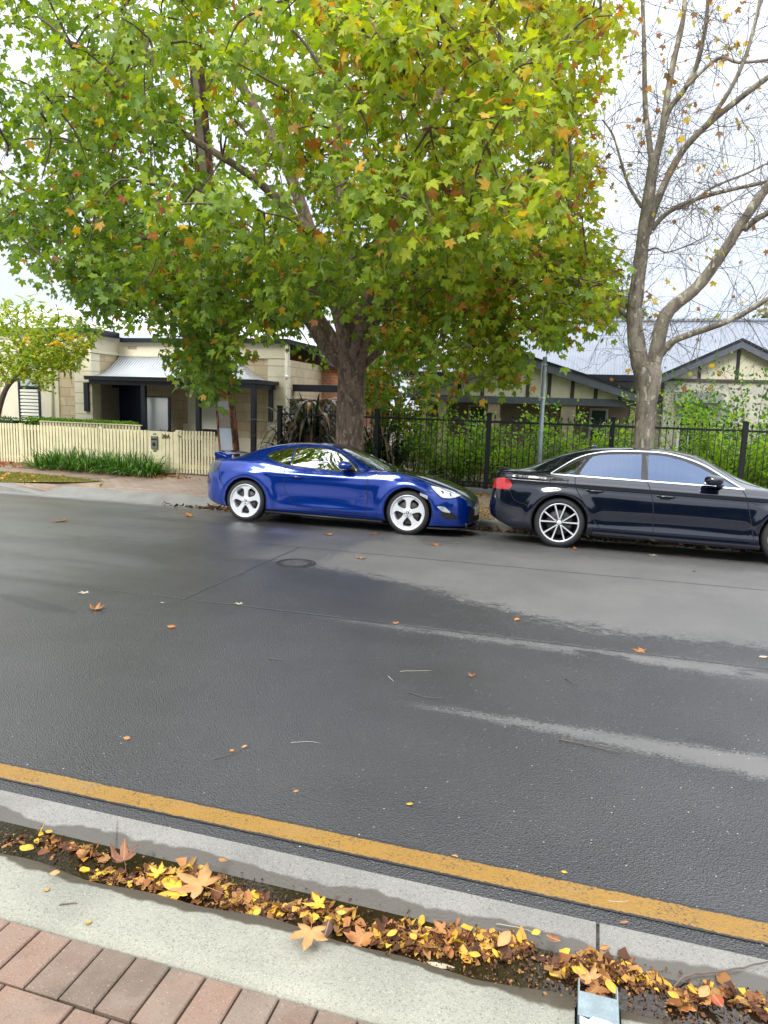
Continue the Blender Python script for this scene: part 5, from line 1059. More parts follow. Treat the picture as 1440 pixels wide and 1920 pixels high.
    for u, v in ((247, 652), (395, 655)): xx, zz = qx(u, v, WM-.03), qz(u, v, WM-.03); part('frieze_vent', mat('vent_grille', (.32, .28, .20), .7), t, lambda mb: [mb.box(xx-.13+.05*k, xx-.10+.05*k, WM-.034, WM-.021, zz-.04, zz+.04) for k in range(6)])
    x_, z_ = qx(209, 722, 17.9), qz(209, 722, 17.9)
    part('wall_lamp', M_BLACK, t, lambda mb: (mb.box(xw+.03, xw+.20, 17.74, 17.78, z_+.10, z_+.13), mb.box(xw+.12, xw+.25, 17.69, 17.83, z_-.08, z_+.10), mb.prism([(xw+.10, z_+.131), (xw+.27, z_+.131), (xw+.185, z_+.22)], 'y', 17.68, 17.84)))
    p_ = onY(544, 707, WM-.1); part('security_light', M_WHITE, t, lambda mb: (pod(mb, (xr+.10, WM-.12, p_[2]), (.055, .055, .055), 12, 8, sq=2), mb.box(xr+.02, xr+.07, WM-.10, WM+.0, p_[2]-.02, p_[2]+.02)))
    x_ = qx(527, 820, WM); z_ = qz(527, 824, WM); part('tap_box', M_FENCE, t, lambda mb: (mb.box(x_-.10, x_+.02, WM-.12, WM-.05, z_-.10, z_+.08), mb.tube([(x_-.06, WM-.12, z_+.02), (x_-.06, WM-.2, z_+.02), (x_-.06, WM-.2, z_-.05)], .012, 8)))
    # framed pale screen standing on the verandah
    a, c = qx(273, 750, 17.25), qx(319, 750, 17.25); zt = qz(295, 743, 17.25)
    s = thing('screen_panel', 'pale grey board in a dark frame standing on the cottage verandah', 'screen', ((a+c)/2, 17.25, .22))
    part('board', mat('pale_grey_board', (.42, .44, .46), .6), s, lambda mb: mb.box(a+.03, c-.06, 17.24, 17.26, .25, zt-.03)); part('frame', M_DARK, s, lambda mb: (mb.box(c-.06, c, 17.22, 17.28, .22, zt), mb.box(a, a+.03, 17.22, 17.28, .22, zt), mb.box(a+.03, c-.06, 17.221, 17.279, zt-.03, zt)))
    for u in (306, 326):
        q = onY(u, 805, 17.0); strap_clump('pot_plant', 'small dark leafy plant against the verandah %s' % ('in front of the pale board' if u == 306 else 'right of the pale board'), 'plant', (q[0], 17.0, .75), 40, .32, .05, [(.02, .05, .03)], [1], None, .8, base_r=.1); 
        pt = MB(); pt.lathe([(.0, 0), (.13, 0), (.17, .5), (.15, .52), (0, .50)], 'z', 16); o = pt.build('plant_pot', mat('dark_pot', (.03, .03, .03), .6), None, loc=(q[0], 17.0, .22)); tag(o, 'dark tall pot holding the small plant %s' % ('before the pale board' if u == 306 else 'beside the pale board'), 'pot')
cottage()
def brick_building():
    Y = 21.; xl, xr = qx(500, 660, Y), qx(640, 690, Y); t = thing('brick_extension', 'orange brick building with dark gutter and black carport beam right of the cottage', 'building', (xl, Y, .2))
    z0, z1 = qz(545, 648, Y), qz(605, 672, Y); x0, x1 = qx(545, 640, Y), qx(605, 665, Y); sl = (z1-z0)/(x1-x0); zz = lambda x: z0+(x-x0)*sl
    part('wall', M_BRICK, t, lambda mb: mb.prism([(xl, .2), (xr, .2), (xr, zz(xr)-.08), (xl, zz(xl)-.08)], 'y', Y, Y+5))
    part('bargeboard', mat('grey_gutter_paint', (.10, .10, .12), .4), t, lambda mb: mb.prism([(xl, zz(xl)-.1), (xr, zz(xr)-.1), (xr, zz(xr)+.06), (xl, zz(xl)+.06)], 'y', Y-.25, Y-.01))
    part('roof', M_ROOF_W, t, lambda mb: mb.prism([(xl, zz(xl)+.061), (xr, zz(xr)+.061), (xr, zz(xr)+.10), (xl, zz(xl)+.10)], 'y', Y-.3, Y+5))
    w = part('window', M_WHITE, t, lambda mb: mb.box(qx(550, 705, Y), qx(580, 705, Y), Y-.04, Y, qz(560, 725, Y), qz(560, 700, Y))); 
    pn = MB(); loc = np.array([xl, Y, .2]); a, c = qx(552, 705, Y), qx(578, 705, Y); zb, zt = qz(560, 723, Y), qz(560, 702, Y); pn.box(a-loc[0], (a+c)/2-.03-loc[0], -.06, -.041, zb-.2, zt-.2); pn.box((a+c)/2+.03-loc[0], c-loc[0], -.06, -.041, zb-.2, zt-.2); pn.build('pane', M_GLASSW, w)
    part('carport_beam', M_DARK, t, lambda mb: mb.box(qx(536, 725, 18.8), qx(640, 740, 18.8), 18.75, 18.9, qz(560, 734, 18.8), qz(560, 721, 18.8)))
    part('carport_post', M_DARK, t, lambda mb: mb.box(qx(538, 725, 18.8), qx(541, 725, 18.8), 18.76, 18.89, .2, qz(560, 733.6, 18.8)))
    part('carport_post', M_DARK, t, lambda mb: mb.box(qx(634, 725, 18.8), qx(638, 725, 18.8), 18.76, 18.89, .2, qz(560, 733.6, 18.8)))
    part('side_gate', M_DARK, t, lambda mb: mb.box(qx(537, 800, 18.5), qx(640, 800, 18.5), 18.5, 18.55, .2, 1.95))
brick_building()
def long_house():
    YE, YR = 20., 24.; xl = qx(792, 690, YE); xr = 16.; ze, zr = 2.94, 4.73; t = thing('bungalow', 'long house with pale blue-grey metal roof and two street-facing cream gables behind the iron fence', 'house', (0, 19, .2))
    part('main_roof', M_ROOF_B, t, lambda mb: mb.add([(xl-.3, YE-.3, ze-.13), (xr, YE-.3, ze-.13), (xr, YR, zr), (xl+2.2, YR, zr), (xl-.3, 28, ze-.1), (xr, 28, ze-.1)], [(0, 1, 2, 3), (0, 3, 4), (3, 2, 5, 4)]))
    part('ridge_cap', M_ROOF_B, t, lambda mb: mb.tube([(xl+2.2, YR, zr+.02), (xr, YR, zr+.02)], .07, 8))
    part('eaves_gutter', M_DARK, t, lambda mb: (mb.box(xl-.35, xr, YE-.42, YE-.31, ze-.26, ze-.10), mb.box(xl-.33, xr, YE-.31, YE-.05, ze-.27, ze-.20)))
    part('wall', mat('weathered_cream_wall', (.50, .47, .40), .85, var=.2, vs=3, coord='w'), t, lambda mb: (mb.box(xl, xr, YE+.2, YE+.45, .1, ze-.2), mb.box(xl, xl+.25, YE+.45, 27.5, .1, ze-.2)))
    # near gable (left)
    Y = 18.; ap = onY(982, 668, Y); lf = onY(771, 736, Y); rt = onY(1214, 738, Y); zb0, zb1 = 2.0, 2.17
    hw = (rt[0]-lf[0])/2; cx = ap[0]; za = ap[2]; zl = (lf[2]+rt[2])/2
    hw2 = hw-.22; zi = lambda x: za-.18-(za-zl)*abs(x-cx)/hw
    part('gable_panel', M_PANEL, t, lambda mb: mb.prism([(cx-hw2, zb1), (cx+hw2, zb1), (cx+hw2, max(zb1+.01, zi(cx+hw2))), (cx, za-.17), (cx-hw2, max(zb1+.01, zi(cx-hw2)))], 'y', Y, Y+.12))
    part('gable_beam', M_SLATE, t, lambda mb: mb.box(cx-hw+.05, cx+hw-.05, Y-.03, Y+.15, zb0, zb1))
    def barge(mb, cx, za, hw, zl, Y, w=.20):
        for s in (-1, 1): mb.prism([(cx, za-w), (cx+s*hw, zl-w), (cx+s*hw, zl), (cx, za)], 'y', Y-.24, Y-.19)
        for s in (-1, 1): mb.prism([(cx, za), (cx+s*hw, zl), (cx+s*hw, zl+.055), (cx, za+.055)], 'y', Y-.27, Y-.17, 1)
    part('bargeboard', [M_SLATE, M_DARK], t, lambda mb: barge(mb, cx, za, hw, zl, Y))
    part('gable_roof', M_ROOF_B, t, lambda mb: [mb.prism([(cx, za-.04), (cx+s*hw, zl-.04), (cx+s*hw, zl), (cx, za)], 'y', Y-.165, 23) for s in (-1, 1)])
    part('gable_soffit', mat('soffit_board', (.22, .21, .20), .8), t, lambda mb: [mb.prism([(cx, za-.20), (cx+s*hw, zl-.20), (cx+s*hw, zl-.05), (cx, za-.05)], 'y', Y-.18, Y-.004) for s in (-1, 1)])
    for u in (862, 905, 990, 1030, 1074, 1118, 1163):
        xx = qx(u, 725, Y); top = zi(xx); part('gable_batten', mat('brown_batten', (.045, .038, .035), .6), t, lambda mb: mb.box(xx-.045, xx+.045, Y-.022, Y-.001, zb1, top-.01))
    part('porch_wall', M_LOWER, t, lambda mb: (mb.box(cx-hw+.3, cx+hw-.3, 19.2, 19.4, .1, 2.1), mb.box(cx-hw+.3, cx-hw+.5, Y, 19.2, .1, 2.0)))
    for u, wd in ((828, .22), (925, .3), (1065, .35), (1190, .22)):
        xx = qx(u, 780, Y); part('porch_pier', M_LOWER, t, lambda mb: mb.box(xx-wd/2, xx+wd/2, Y+.01, Y+.2, .1, 2.0))
    for u0, u1 in ((878, 912), (1105, 1140)):
        a, c = qx(u0, 780, 19.2), qx(u1, 780, 19.2); w = part('window', M_WHITE, t, lambda mb: mb.box(a, c, 19.15, 19.2, .9, 1.95)); pn = MB(); pn.box(a+.06, c-.06, .13, .145, .75, 1.2); pn.box(a+.06, c-.06, .13, .145, 1.26, 1.70); pn.build('pane', M_GLASSW, w)
    # right gable
    Y = 19.; ap = onY(1388, 640, Y); lf = onY(1240, 706, Y); cx, za = ap[0], ap[2]; hw = cx-lf[0]; zl = lf[2]; zi2 = lambda x: za-.14-(za-zl)*abs(x-cx)/hw
    part('gable_panel', M_PANEL, t, lambda mb: mb.prism([(cx-hw+.15, zl-.04), (cx+hw-.15, zl-.04), (cx, za-.12)], 'y', Y, Y+.12))
    part('gable_beam', mat('brown_beam', (.07, .055, .045), .6), t, lambda mb: mb.box(cx-hw+.02, cx+hw-.02, Y-.03, Y+.13, zl-.10, zl-.041))
    part('bargeboard', [M_SLATE, M_DARK], t, lambda mb: barge(mb, cx, za, hw+.12, zl-.05, Y, .17))
    part('gable_roof', M_ROOF_B, t, lambda mb: [mb.prism([(cx, za-.05), (cx+s*(hw+.12), zl-.10), (cx+s*(hw+.12), zl-.05), (cx, za)], 'y', Y-.165, 24) for s in (-1, 1)])
    part('gable_batten', M_DARK, t, lambda mb: mb.box(qx(1312, 690, Y)-.04, qx(1312, 690, Y)+.04, Y-.02, Y-.001, zl-.04, zi2(qx(1312, 690, Y))-.03)); part('gable_batten', M_DARK, t, lambda mb: mb.box(cx-.04, cx+.04, Y-.02, Y-.001, zl-.04, za-.2))
    part('gable_wall', mat('weathered_cream_wall', (.5, .47, .4), .85), t, lambda mb: mb.box(cx-hw+.12, cx+hw-.12, Y+.02, Y+.3, .1, zl-.101))
    a, c = qx(1262, 760, Y), qx(1350, 760, Y)
    part('window_hood', mat('grey_hood', (.16, .16, .155), .7), t, lambda mb: mb.prism([(Y-.5, 2.16), (Y+.02, 2.16), (Y+.02, 2.42), (Y-.1, 2.42)], 'x', a, c)); 
    w = part('window', M_WHITE, t, lambda mb: mb.box(a+.15, c-.15, Y-.04, Y+.02, .9, 2.15)); pn = MB()
    for k in range(3): wd = (c-a-.42)/3; pn.box(a+.21+k*(wd+.0), a+.21+k*wd+wd-.05, Y-.055-19, Y-.041-19, .76, 1.88)
    pn.build('pane', M_GLASSW, w)
long_house()
# ---- cream picket fence with gate, letterbox and number
def picket_fence():
    Y = 14.06; x0 = -20.; x1 = qx(403, 850, Y); t = thing('picket_fence', 'cream painted timber picket fence along the footpath in front of the cottage', 'fence', (x1, Y, .13))
    xs_g = qx(334, 850, Y); xm = qx(76, 850, Y); xp = qx(279, 850, Y); xe = qx(332, 850, Y)
    def pickets(mb, a, c, z0, z1, w=.055, gap=.028, cap=True, y=Y, solid=None):
        x = a
        while x < c-.02:
            ww = min(w, c-x); mb.box(x, x+ww, y-.012, y+.010, z0+random.uniform(0, .012), z1+random.uniform(-.006, .006)); x += w+gap
    loc = (x1, Y, .13)
    def panel(lb, a, c, zt, solid, w=.055, gap=.028, zb=.15, rail=True):
        o = part('fence_panel', M_FENCE, t, lambda mb: (pickets(mb, a, c, zb, zt, w, gap), mb.box(a, c, Y+.011, Y+.04, zt-.13 if not solid else zt-.16, zt-.05), mb.box(a, c, Y+.011, Y+.04, .24, .33), (mb.box(a, c, Y+.041, Y+.052, .3, zt-.06) if solid else None)), .003)
        return o
    panel('', x0, qx(41, 850, Y), 1.115, False); panel('', qx(42, 850, Y), xm, 1.105, False, .06, .035); panel('', xm+.02, qx(188, 850, Y)-.01, 1.10, True, .07, .022); panel('', qx(188, 850, Y)+.01, xp, 1.095, True, .07, .022); panel('', xp+.36, xe, 1.09, False, .085, .014)
    part('fence_panel', M_FENCE, t, lambda mb: mb.box(xp+.005, xp+.355, Y-.012, Y+.01, .15, 1.09), .003)
    part('fence_rail', M_FENCE, t, lambda mb: (mb.box(x0, xe, Y-.02, Y+.05, 1.118, 1.14) if False else mb.box(xm, xe, Y+.053, Y+.07, .95, 1.05)))
    for u in (41, 188, 333): part('fence_post', M_FENCE, t, lambda mb: mb.box(qx(u, 850, Y)-.045, qx(u, 850, Y)+.045, Y+.015 if u == 188 else Y-.02, Y+.09, .13, 1.13), .004)
    gt = part('gate', M_FENCE, t, lambda mb: (pickets(mb, xs_g+.05, x1, .16, 1.13, .048, .030), mb.box(xs_g+.05, x1, Y+.011, Y+.05, .93, 1.03), mb.box(xs_g+.05, x1, Y+.011, Y+.05, .26, .36)), .003)
    mb = MB(); a = xs_g+.02-x1; mb.tube([(a, -.03, .88), (a+.05, -.05, .87), (a+.09, -.03, .86)], .008, 8); mb.build('gate_latch', M_BLACK, gt)
    l = text_mesh('house_number', '20A', .135, mat('bronze_numerals', (.09, .05, .03), .4, .5), t, Matrix.Translation((qx(312, 822, Y)-x1, -.022, qz(312, 822, Y)-.13)) @ Matrix.Rotation(math.pi/2, 4, 'X'), .006)
    # letterbox
    lx, lz = qx(291, 829, Y), qz(291, 829, Y); lb = thing('letterbox', 'small grey letterbox with round dark hole set in the cream picket fence', 'letterbox', (lx, Y-.02, lz))
    mb = MB(); mb.box(-.085, .085, -.03, .2, -.155, .14); mb.build('box', mat('grey_letterbox', (.16, .16, .13), .5, .4), lb, bevel=.006); mb = MB(); mb.box(-.07, .07, -.034, -.029, .05, .085); mb.build('slot', M_BLACK, lb); mb = MB(); mb.lathe([(0, -.034), (.042, -.034), (.042, -.028)], 'y', 24, (0, 0, -.045)); mb.build('round_hole', M_BLACK, lb)
    mb = MB(); mb.box(-.04, .04, -.0, .01, .17, .20); mb.build('name_tag', mat('tag_brown', (.12, .09, .05), .5), lb); mb = MB(); mb.box(-.04, .04, -.0, .01, -.22, -.185); mb.build('name_tag', mat('tag_brown', (.12, .09, .05), .5), lb)
    # second fence behind
    Y2 = 15.1; a, c = qx(75, 800, Y2), qx(265, 805, Y2); t2 = thing('garden_fence', 'inner cream picket fence just behind the street fence, below the hedge', 'fence', (a, Y2, .16))
    def pf(mb):
        x = a
        while x < c: mb.box(x, x+.06, Y2, Y2+.02, .17, 1.14); x += .095
    part('pickets', M_FENCE, t2, pf); part('rail', M_FENCE, t2, lambda mb: (mb.box(a, c, Y2-.02, Y2+.05, 1.145, 1.17), mb.box(a, c, Y2+.021, Y2+.05, .9, 1.0)))
picket_fence()
# ---- black iron fence
def iron_fence():
    Y = 14.05; us = [706, 915, 1146, 1395]; X = [qx(u, 830, Y) for u in us]; sp = (X[3]-X[0])/3; posts = [X[0]-sp*.95]+X+[X[3]+sp*k for k in range(1, 4)]; zt = 1.585
    t = thing('iron_fence', 'black spear-topped iron fence with square posts in front of the shrubs', 'fence', (posts[0], Y, .15)); loc = np.array([posts[0], Y, .15])
    for k, x_ in enumerate(posts):
        part('fence_post', M_IRON, t, lambda mb: (mb.box(x_-.045, x_+.045, Y-.045, Y+.045, .14, 1.73), mb.box(x_-.055, x_+.055, Y-.055, Y+.055, 1.73, 1.765)), .004)
    for a, c in zip(posts[:-1], posts[1:]):
        def pn(mb):
            n = int(round((c-a)/.118)); s = (c-a)/n
            for k in range(1, n):
                x_ = a+s*k; mb.tube([(x_, Y, .26), (x_, Y, 1.655)], .0085, 6); mb.lathe([(.0085, 1.65), (.018, 1.675), (.0, 1.74)], 'z', 6, (x_, Y, 0))
            mb.box(a+.045, c-.045, Y-.018, Y+.018, zt-.02, zt+.02); mb.box(a+.045, c-.045, Y-.018, Y+.018, .34, .38)
        part('railing', M_IRON, t, pn)
    wx = MB(); wx.box(posts[0]-.2, posts[-1]+.2, Y-.12, Y+.12, .0, .245); o = wx.build('plinth_wall', M_FKERB, None, bevel=.012); tag(o, 'low concrete plinth under the black iron fence', 'wall')
iron_fence()

# ------------------------------------------------------------------ street furniture
def stobie():
    b0 = onY(428, 845, 13.0); zb = .09; p1 = onY(428, 845, 13.0); p2 = onY(417, 748, 13.0); d = (p2-p1)/(p2[2]-p1[2]); base = p1+d*(zb-p1[2]); top = base+d*8.2
    top[0] = base[0]+d[0]*8.2*.75
    t = thing('utility_pole', 'tapering concrete and rusty steel utility pole with a pale painted panel', 'pole', tuple(base)); T = top-base
    w0, w1, dp = .175, .085, .11
    def cen(z): return T*(z/T[2])
    def seg(mb, z0, z1, a, c, y0, y1):
        V = []
        for z in (z0, z1):
            f = z/T[2]; w = w0+(w1-w0)*f; q = cen(z)
            for xx, yy in ((a, y0), (c, y0), (c, y1), (a, y1)): V.append((q[0]+xx[0]*w+xx[1], q[1]+yy, z))
        mb.add(V, [(0, 3, 2, 1), (4, 5, 6, 7), (0, 1, 5, 4), (1, 2, 6, 5), (2, 3, 7, 6), (3, 0, 4, 7)])
    mb = MB(); seg(mb, 0, T[2]-.02, (-1, .012), (1, -.012), -dp*.8, dp*.8); mb.build('concrete_core', concrete_material('pole_concrete', (.22, .18, .15), (.33, .28, .23)), t)
    x, b = nbmat('rusty_steel'); b.set(c=b.mix(b.ss(b.noise(7, 5, b.obj()), .4, .62), (.045, .018, .016), (.30, .10, .035)), r=.75); mb = MB()
    seg(mb, 0, T[2], (-1, -.012), (-1, .022), -dp, dp); seg(mb, 0, T[2], (1, -.022), (1, .012), -dp, dp); mb.build('steel_channels', M_D if False else x, t)
    z1 = onY(420, 803, 12.9)[2]-base[2]; mb = MB(); seg(mb, 0.02, z1, (-1, .022), (1, -.022), -dp*.8-.006, -dp*.8); mb.build('painted_panel', mat('pale_blue_grey_paint', (.42, .47, .53), .6, var=.08), t)
    z2, z3 = onY(415, 770, 12.9)[2]-base[2], onY(412, 752, 12.9)[2]-base[2]; mb = MB(); seg(mb, z2, z3, (-1, .03), (1, -.03), -dp*.8-.006, -dp*.8); mb.build('stencilled_plate', concrete_material('plate_concrete', (.30, .28, .27), (.42, .40, .38)), t)
    w = MB()
    for k in range(2):
        P = []; a = top+np.array([0, 0, -.3-.35*k]); c = onY(-300, 560+30*k, 16.); 
        for i in range(25): s = i/24; q = a*(1-s)+c*s; q[2] -= .5*math.sin(math.pi*s); P.append(q)
        w = MB(); w.tube(P, .007, 4, cap=False); o = w.build('power_cable', M_BLACK, None); tag(o, ['upper', 'lower'][k]+' thin dark overhead cable running left from the utility pole top', 'cable', 'overhead cables')
stobie()
def sign_pole():
    b = onZ(1010, 930, .0); b = onY(1013, 865, 11.75); b[2] = .01; tp = onY(1022, 670, 11.75); t = thing('sign_pole', 'thin galvanised steel pole with an edge-on sign, behind the black sedan boot', 'pole', tuple(b)); T = tp-b; L = T[2]
    mb = MB(); mb.tube([(0, 0, 0), (T[0], 0, L)], .033, 16); mb.lathe([(.035, L-.03), (.035, L), (.01, L+.01)], 'z', 16, (T[0], 0, 0)); mb.build('post', M_STEEL, t)
    z0, z1 = onY(1012, 752, 11.75)[2]-b[2], onY(1018, 678, 11.75)[2]-b[2]; mb = MB(); xx = T[0]*.85-.045
    # plate faces along the street, seen from its edge
    mb.box(xx-.006, xx-.003, -.03, .20, z0, z1); mb.build('sign_plate', mat('sign_back', (.45, .43, .38), .5, .2), t)
    for z in (z0+.05, z1-.05):
        mb = MB(); mb.lathe([(.037, -.013), (.040, -.013), (.040, .013), (.037, .013)], 'z', 16, (T[0]*z/L, 0, z)); mb.box(xx-.003, T[0]*z/L-.03, -.02, .02, z-.012, z+.012); mb.build('clamp', M_WHITE, t)
sign_pole()
def manhole():
    c = onZ(555, 1056, 0); t = thing('manhole_cover', 'oval-looking round iron manhole cover in the road below the coupe door', 'manhole cover', (c[0], c[1], .0)); mb = MB()
    mb.lathe([(0, .003), (.185, .003), (.19, .001)], 'z', 48); mb.build('lid', mat('worn_iron', (.045, .045, .047), .5, .5, var=.4, vs=30, bs=.5), t)
    mb = MB(); mb.lathe([(.198, .002), (.20, .006), (.225, .006), (.23, .001)], 'z', 48); mb.build('ring', mat('iron_ring', (.035, .035, .036), .45, .5), t)
    mb = MB()
    for k in range(-3, 4): w = math.sqrt(.15**2-(k*.042)**2); mb.box(-w, w, k*.042-.010, k*.042+.010, .003, .0065)
    mb.build('lid_ribs', mat('worn_iron_light', (.10, .10, .10), .5, .4, var=.4, vs=30), t)
manhole()
# drain outlet set into the kerb
def drain():
    t = thing('drain_outlet', 'small grey steel drain outlet in the near kerb, choked with orange leaves', 'drain', (.148, 1.95, .0)); mb = MB()
    mb.box(-.058, .058, -.055, .035, .066, .071); mb.box(-.058, -.053, .035, .085, .03, .0705); mb.box(.053, .058, .035, .085, .03, .0705); mb.build('cover_plate', mat('weathered_zinc', (.26, .32, .34), .45, .5, var=.2, vs=20), t, bevel=.0015)
    mb = MB(); mb.box(-.0575, -.0535, -.055, .085, -.03, .0655); mb.box(.0535, .0575, -.055, .085, -.03, .0655); mb.box(-.0535, .0535, -.055, -.051, -.03, .0655); mb.build('side_plates', mat('weathered_zinc', (.26, .32, .34)), t)
    mb = MB(); mb.box(-.053, .053, -.05, .08, -.034, -.03); mb.build('channel_floor', M_BLACK, t)
    V = []; F = []; 
    for i in range(7):
        for j in range(5): V.append((.148-.05+.11*i/6+random.uniform(-.004, .004), 1.815+.07*j/4+random.uniform(-.004, .004), .062+random.uniform(0, .022)))
    for i in range(6):
        for j in range(4): F.append((i*5+j, (i+1)*5+j, (i+1)*5+j+1, i*5+j+1))
    mb = MB(); mb.add(V, F, 0, False); o = mb.build('paper_scrap', mat('soggy_paper', (.55, .60, .68), .7), None); o.modifiers.new('s', 'SOLIDIFY').thickness = .001; tag(o, 'crumpled pale paper scrap in the gap behind the drain outlet', 'paper')
drain()
# ------------------------------------------------------------------ fallen leaves
def kz(Y): return float(np.interp(Y, [1.68, 1.9, 1.965, 1.992, 2.012, 2.035, 2.14, 2.26, 2.39, 2.40], [.074, .063, .051, .032, .004, -.019, -.019, -.012, .005, .002])) if Y < 2.4 else (0. if Y < 9.5 else float(np.interp(Y, [9.5, 11.42], [0, -.155])))
def dry_mat(name, c0, c1):
    if name in MATS: return MATS[name]
    x, b = nbmat(name); o = b.obj(); n = b.noise(18, 5, o, .6); c = b.mix(b.ss(n, .38, .62), c0, c1); s = b.n('ShaderNodeSeparateXYZ', {0: o}); ax = b.m('ABSOLUTE', s.outputs[0])
    v = b.m('SUBTRACT', 1., b.ss(ax, .0008, .0035)); c = b.mix(b.m('MULTIPLY', v, .5), c, (.45, .30, .12)); tr = b.n('ShaderNodeBsdfTranslucent', {0: c}); ms = b.n('ShaderNodeMixShader', {0: .15}); b.set(c=c, r=.5, n=b.bump(n, .3, .004))
    b.t.links.new(b.p.outputs[0], ms.inputs[1]); b.t.links.new(tr.outputs[0], ms.inputs[2]); b.t.links.new(ms.outputs[0], b.o.inputs[0]); return x
LM = dict(tan=((.50, .27, .10), (.40, .20, .07)), yellow=((.66, .40, .03), (.55, .30, .03)), orange=((.40, .17, .045), (.30, .11, .035)), brown=((.17, .07, .035), (.26, .11, .05)), dark=((.06, .025, .015), (.10, .04, .02)), pale=((.50, .44, .33), (.40, .34, .24)), green=((.30, .34, .06), (.40, .38, .05)), red=((.42, .08, .03), (.30, .06, .03)))
def fallen(u, v, col, size, label, curl=.3, rot=None, kind='maple', z=None, lift=.0, group='fallen leaves'):
    # ground height and point agree after two rounds
    zz = 0.
    if 1560 < v < 1900 and kind != 'long' and size > .034 and abs(v-(1600+.155*u)) < 75 and kz(onZ(u, v, 0)[1]) < .03: lift = .026 if size < .06 else .034
    for _ in range(6): q = onZ(u, v, zz); zz = kz(q[1])+lift if z is None else z
    rs = np.random.default_rng(int(u*7+v)); 
    if kind == 'maple':
        o = [(r*math.cos(rad(a)), r*math.sin(rad(a))) for a, r in [(-72, .14), (-40, .34), (-22, .60), (-8, .50), (6, .34), (18, .60), (28, .70), (38, .98), (46, .74), (54, .62), (64, .36), (74, .66), (81, .78), (90, 1.12), (99, .78), (106, .66), (116, .36), (126, .62), (134, .74), (142, .98), (152, .70), (162, .60), (174, .34), (188, .50), (202, .60), (220, .34), (252, .14)]]; n = len(o); rings = [.33, .66, 1.]; V = [(0, 0, 0)]
        for r in rings: V += [(x*r*rs.uniform(.93, 1.05), y*r*rs.uniform(.93, 1.05), 0) for x, y in o]
        F = [(0, 1+i, 2+i) for i in range(n-1)]
        for k in range(2): F += [(1+k*n+i, 1+(k+1)*n+i, 1+(k+1)*n+i+1, 1+k*n+i+1) for i in range(n-1)]
    else:
        w = .34 if kind == 'oval' else .12; V = []; F = []; m = 8
        for i in range(m+1):
            t_ = i/m; ww = w*math.sin(math.pi*min(max(t_, .02), .985))**.8
            for s in (-1, -.5, 0, .5, 1): V.append((s*ww, t_-.5, 0))
        F = [(i*5+j, i*5+j+1, (i+1)*5+j+1, (i+1)*5+j) for i in range(m) for j in range(4)]
    size *= 1.25 if size > .04 and v > 1560 else 1.; V = np.array(V)*size; a, b_ = rs.uniform(0, 6.28), rs.uniform(.6, 1.6); x, y = V[:, 0]/size, V[:, 1]/size
    V[:, 2] = size*(curl*(.55*x*x+.35*(y-.2)**2+.18*np.sin(3*x+a)*np.cos(2.5*y*b_+a)+.10*np.abs(x))); V[:, 0] *= 1-curl*.35*np.abs(x); V[:, 2] -= V[:, 2].min()-.002
    nv = len(V)
    # stalk
    mb = MB(); mb.add(V, F, 0, True)
    if kind == 'maple': mb.tube([(0, .02*size, V[0, 2]), (.05*size, -.35*size, V[0, 2]+.15*size*curl), (.12*size, -.75*size, .003)], [.012*size, .010*size, .008*size], 5, 0)
    for f_ in range(0): pass
    o = mb.build('fallen_leaf', dry_mat('dry_leaf_'+col, *LM[col]), None, fix=False); o.location = (q[0], q[1], zz); o.rotation_euler = (rs.uniform(-.06, .06), rs.uniform(-.06, .06), rot if rot is not None else rs.uniform(0, 6.28))
    md = o.modifiers.new('thickness', 'SOLIDIFY'); md.thickness = .0008; tag(o, label, 'leaf', group); return o
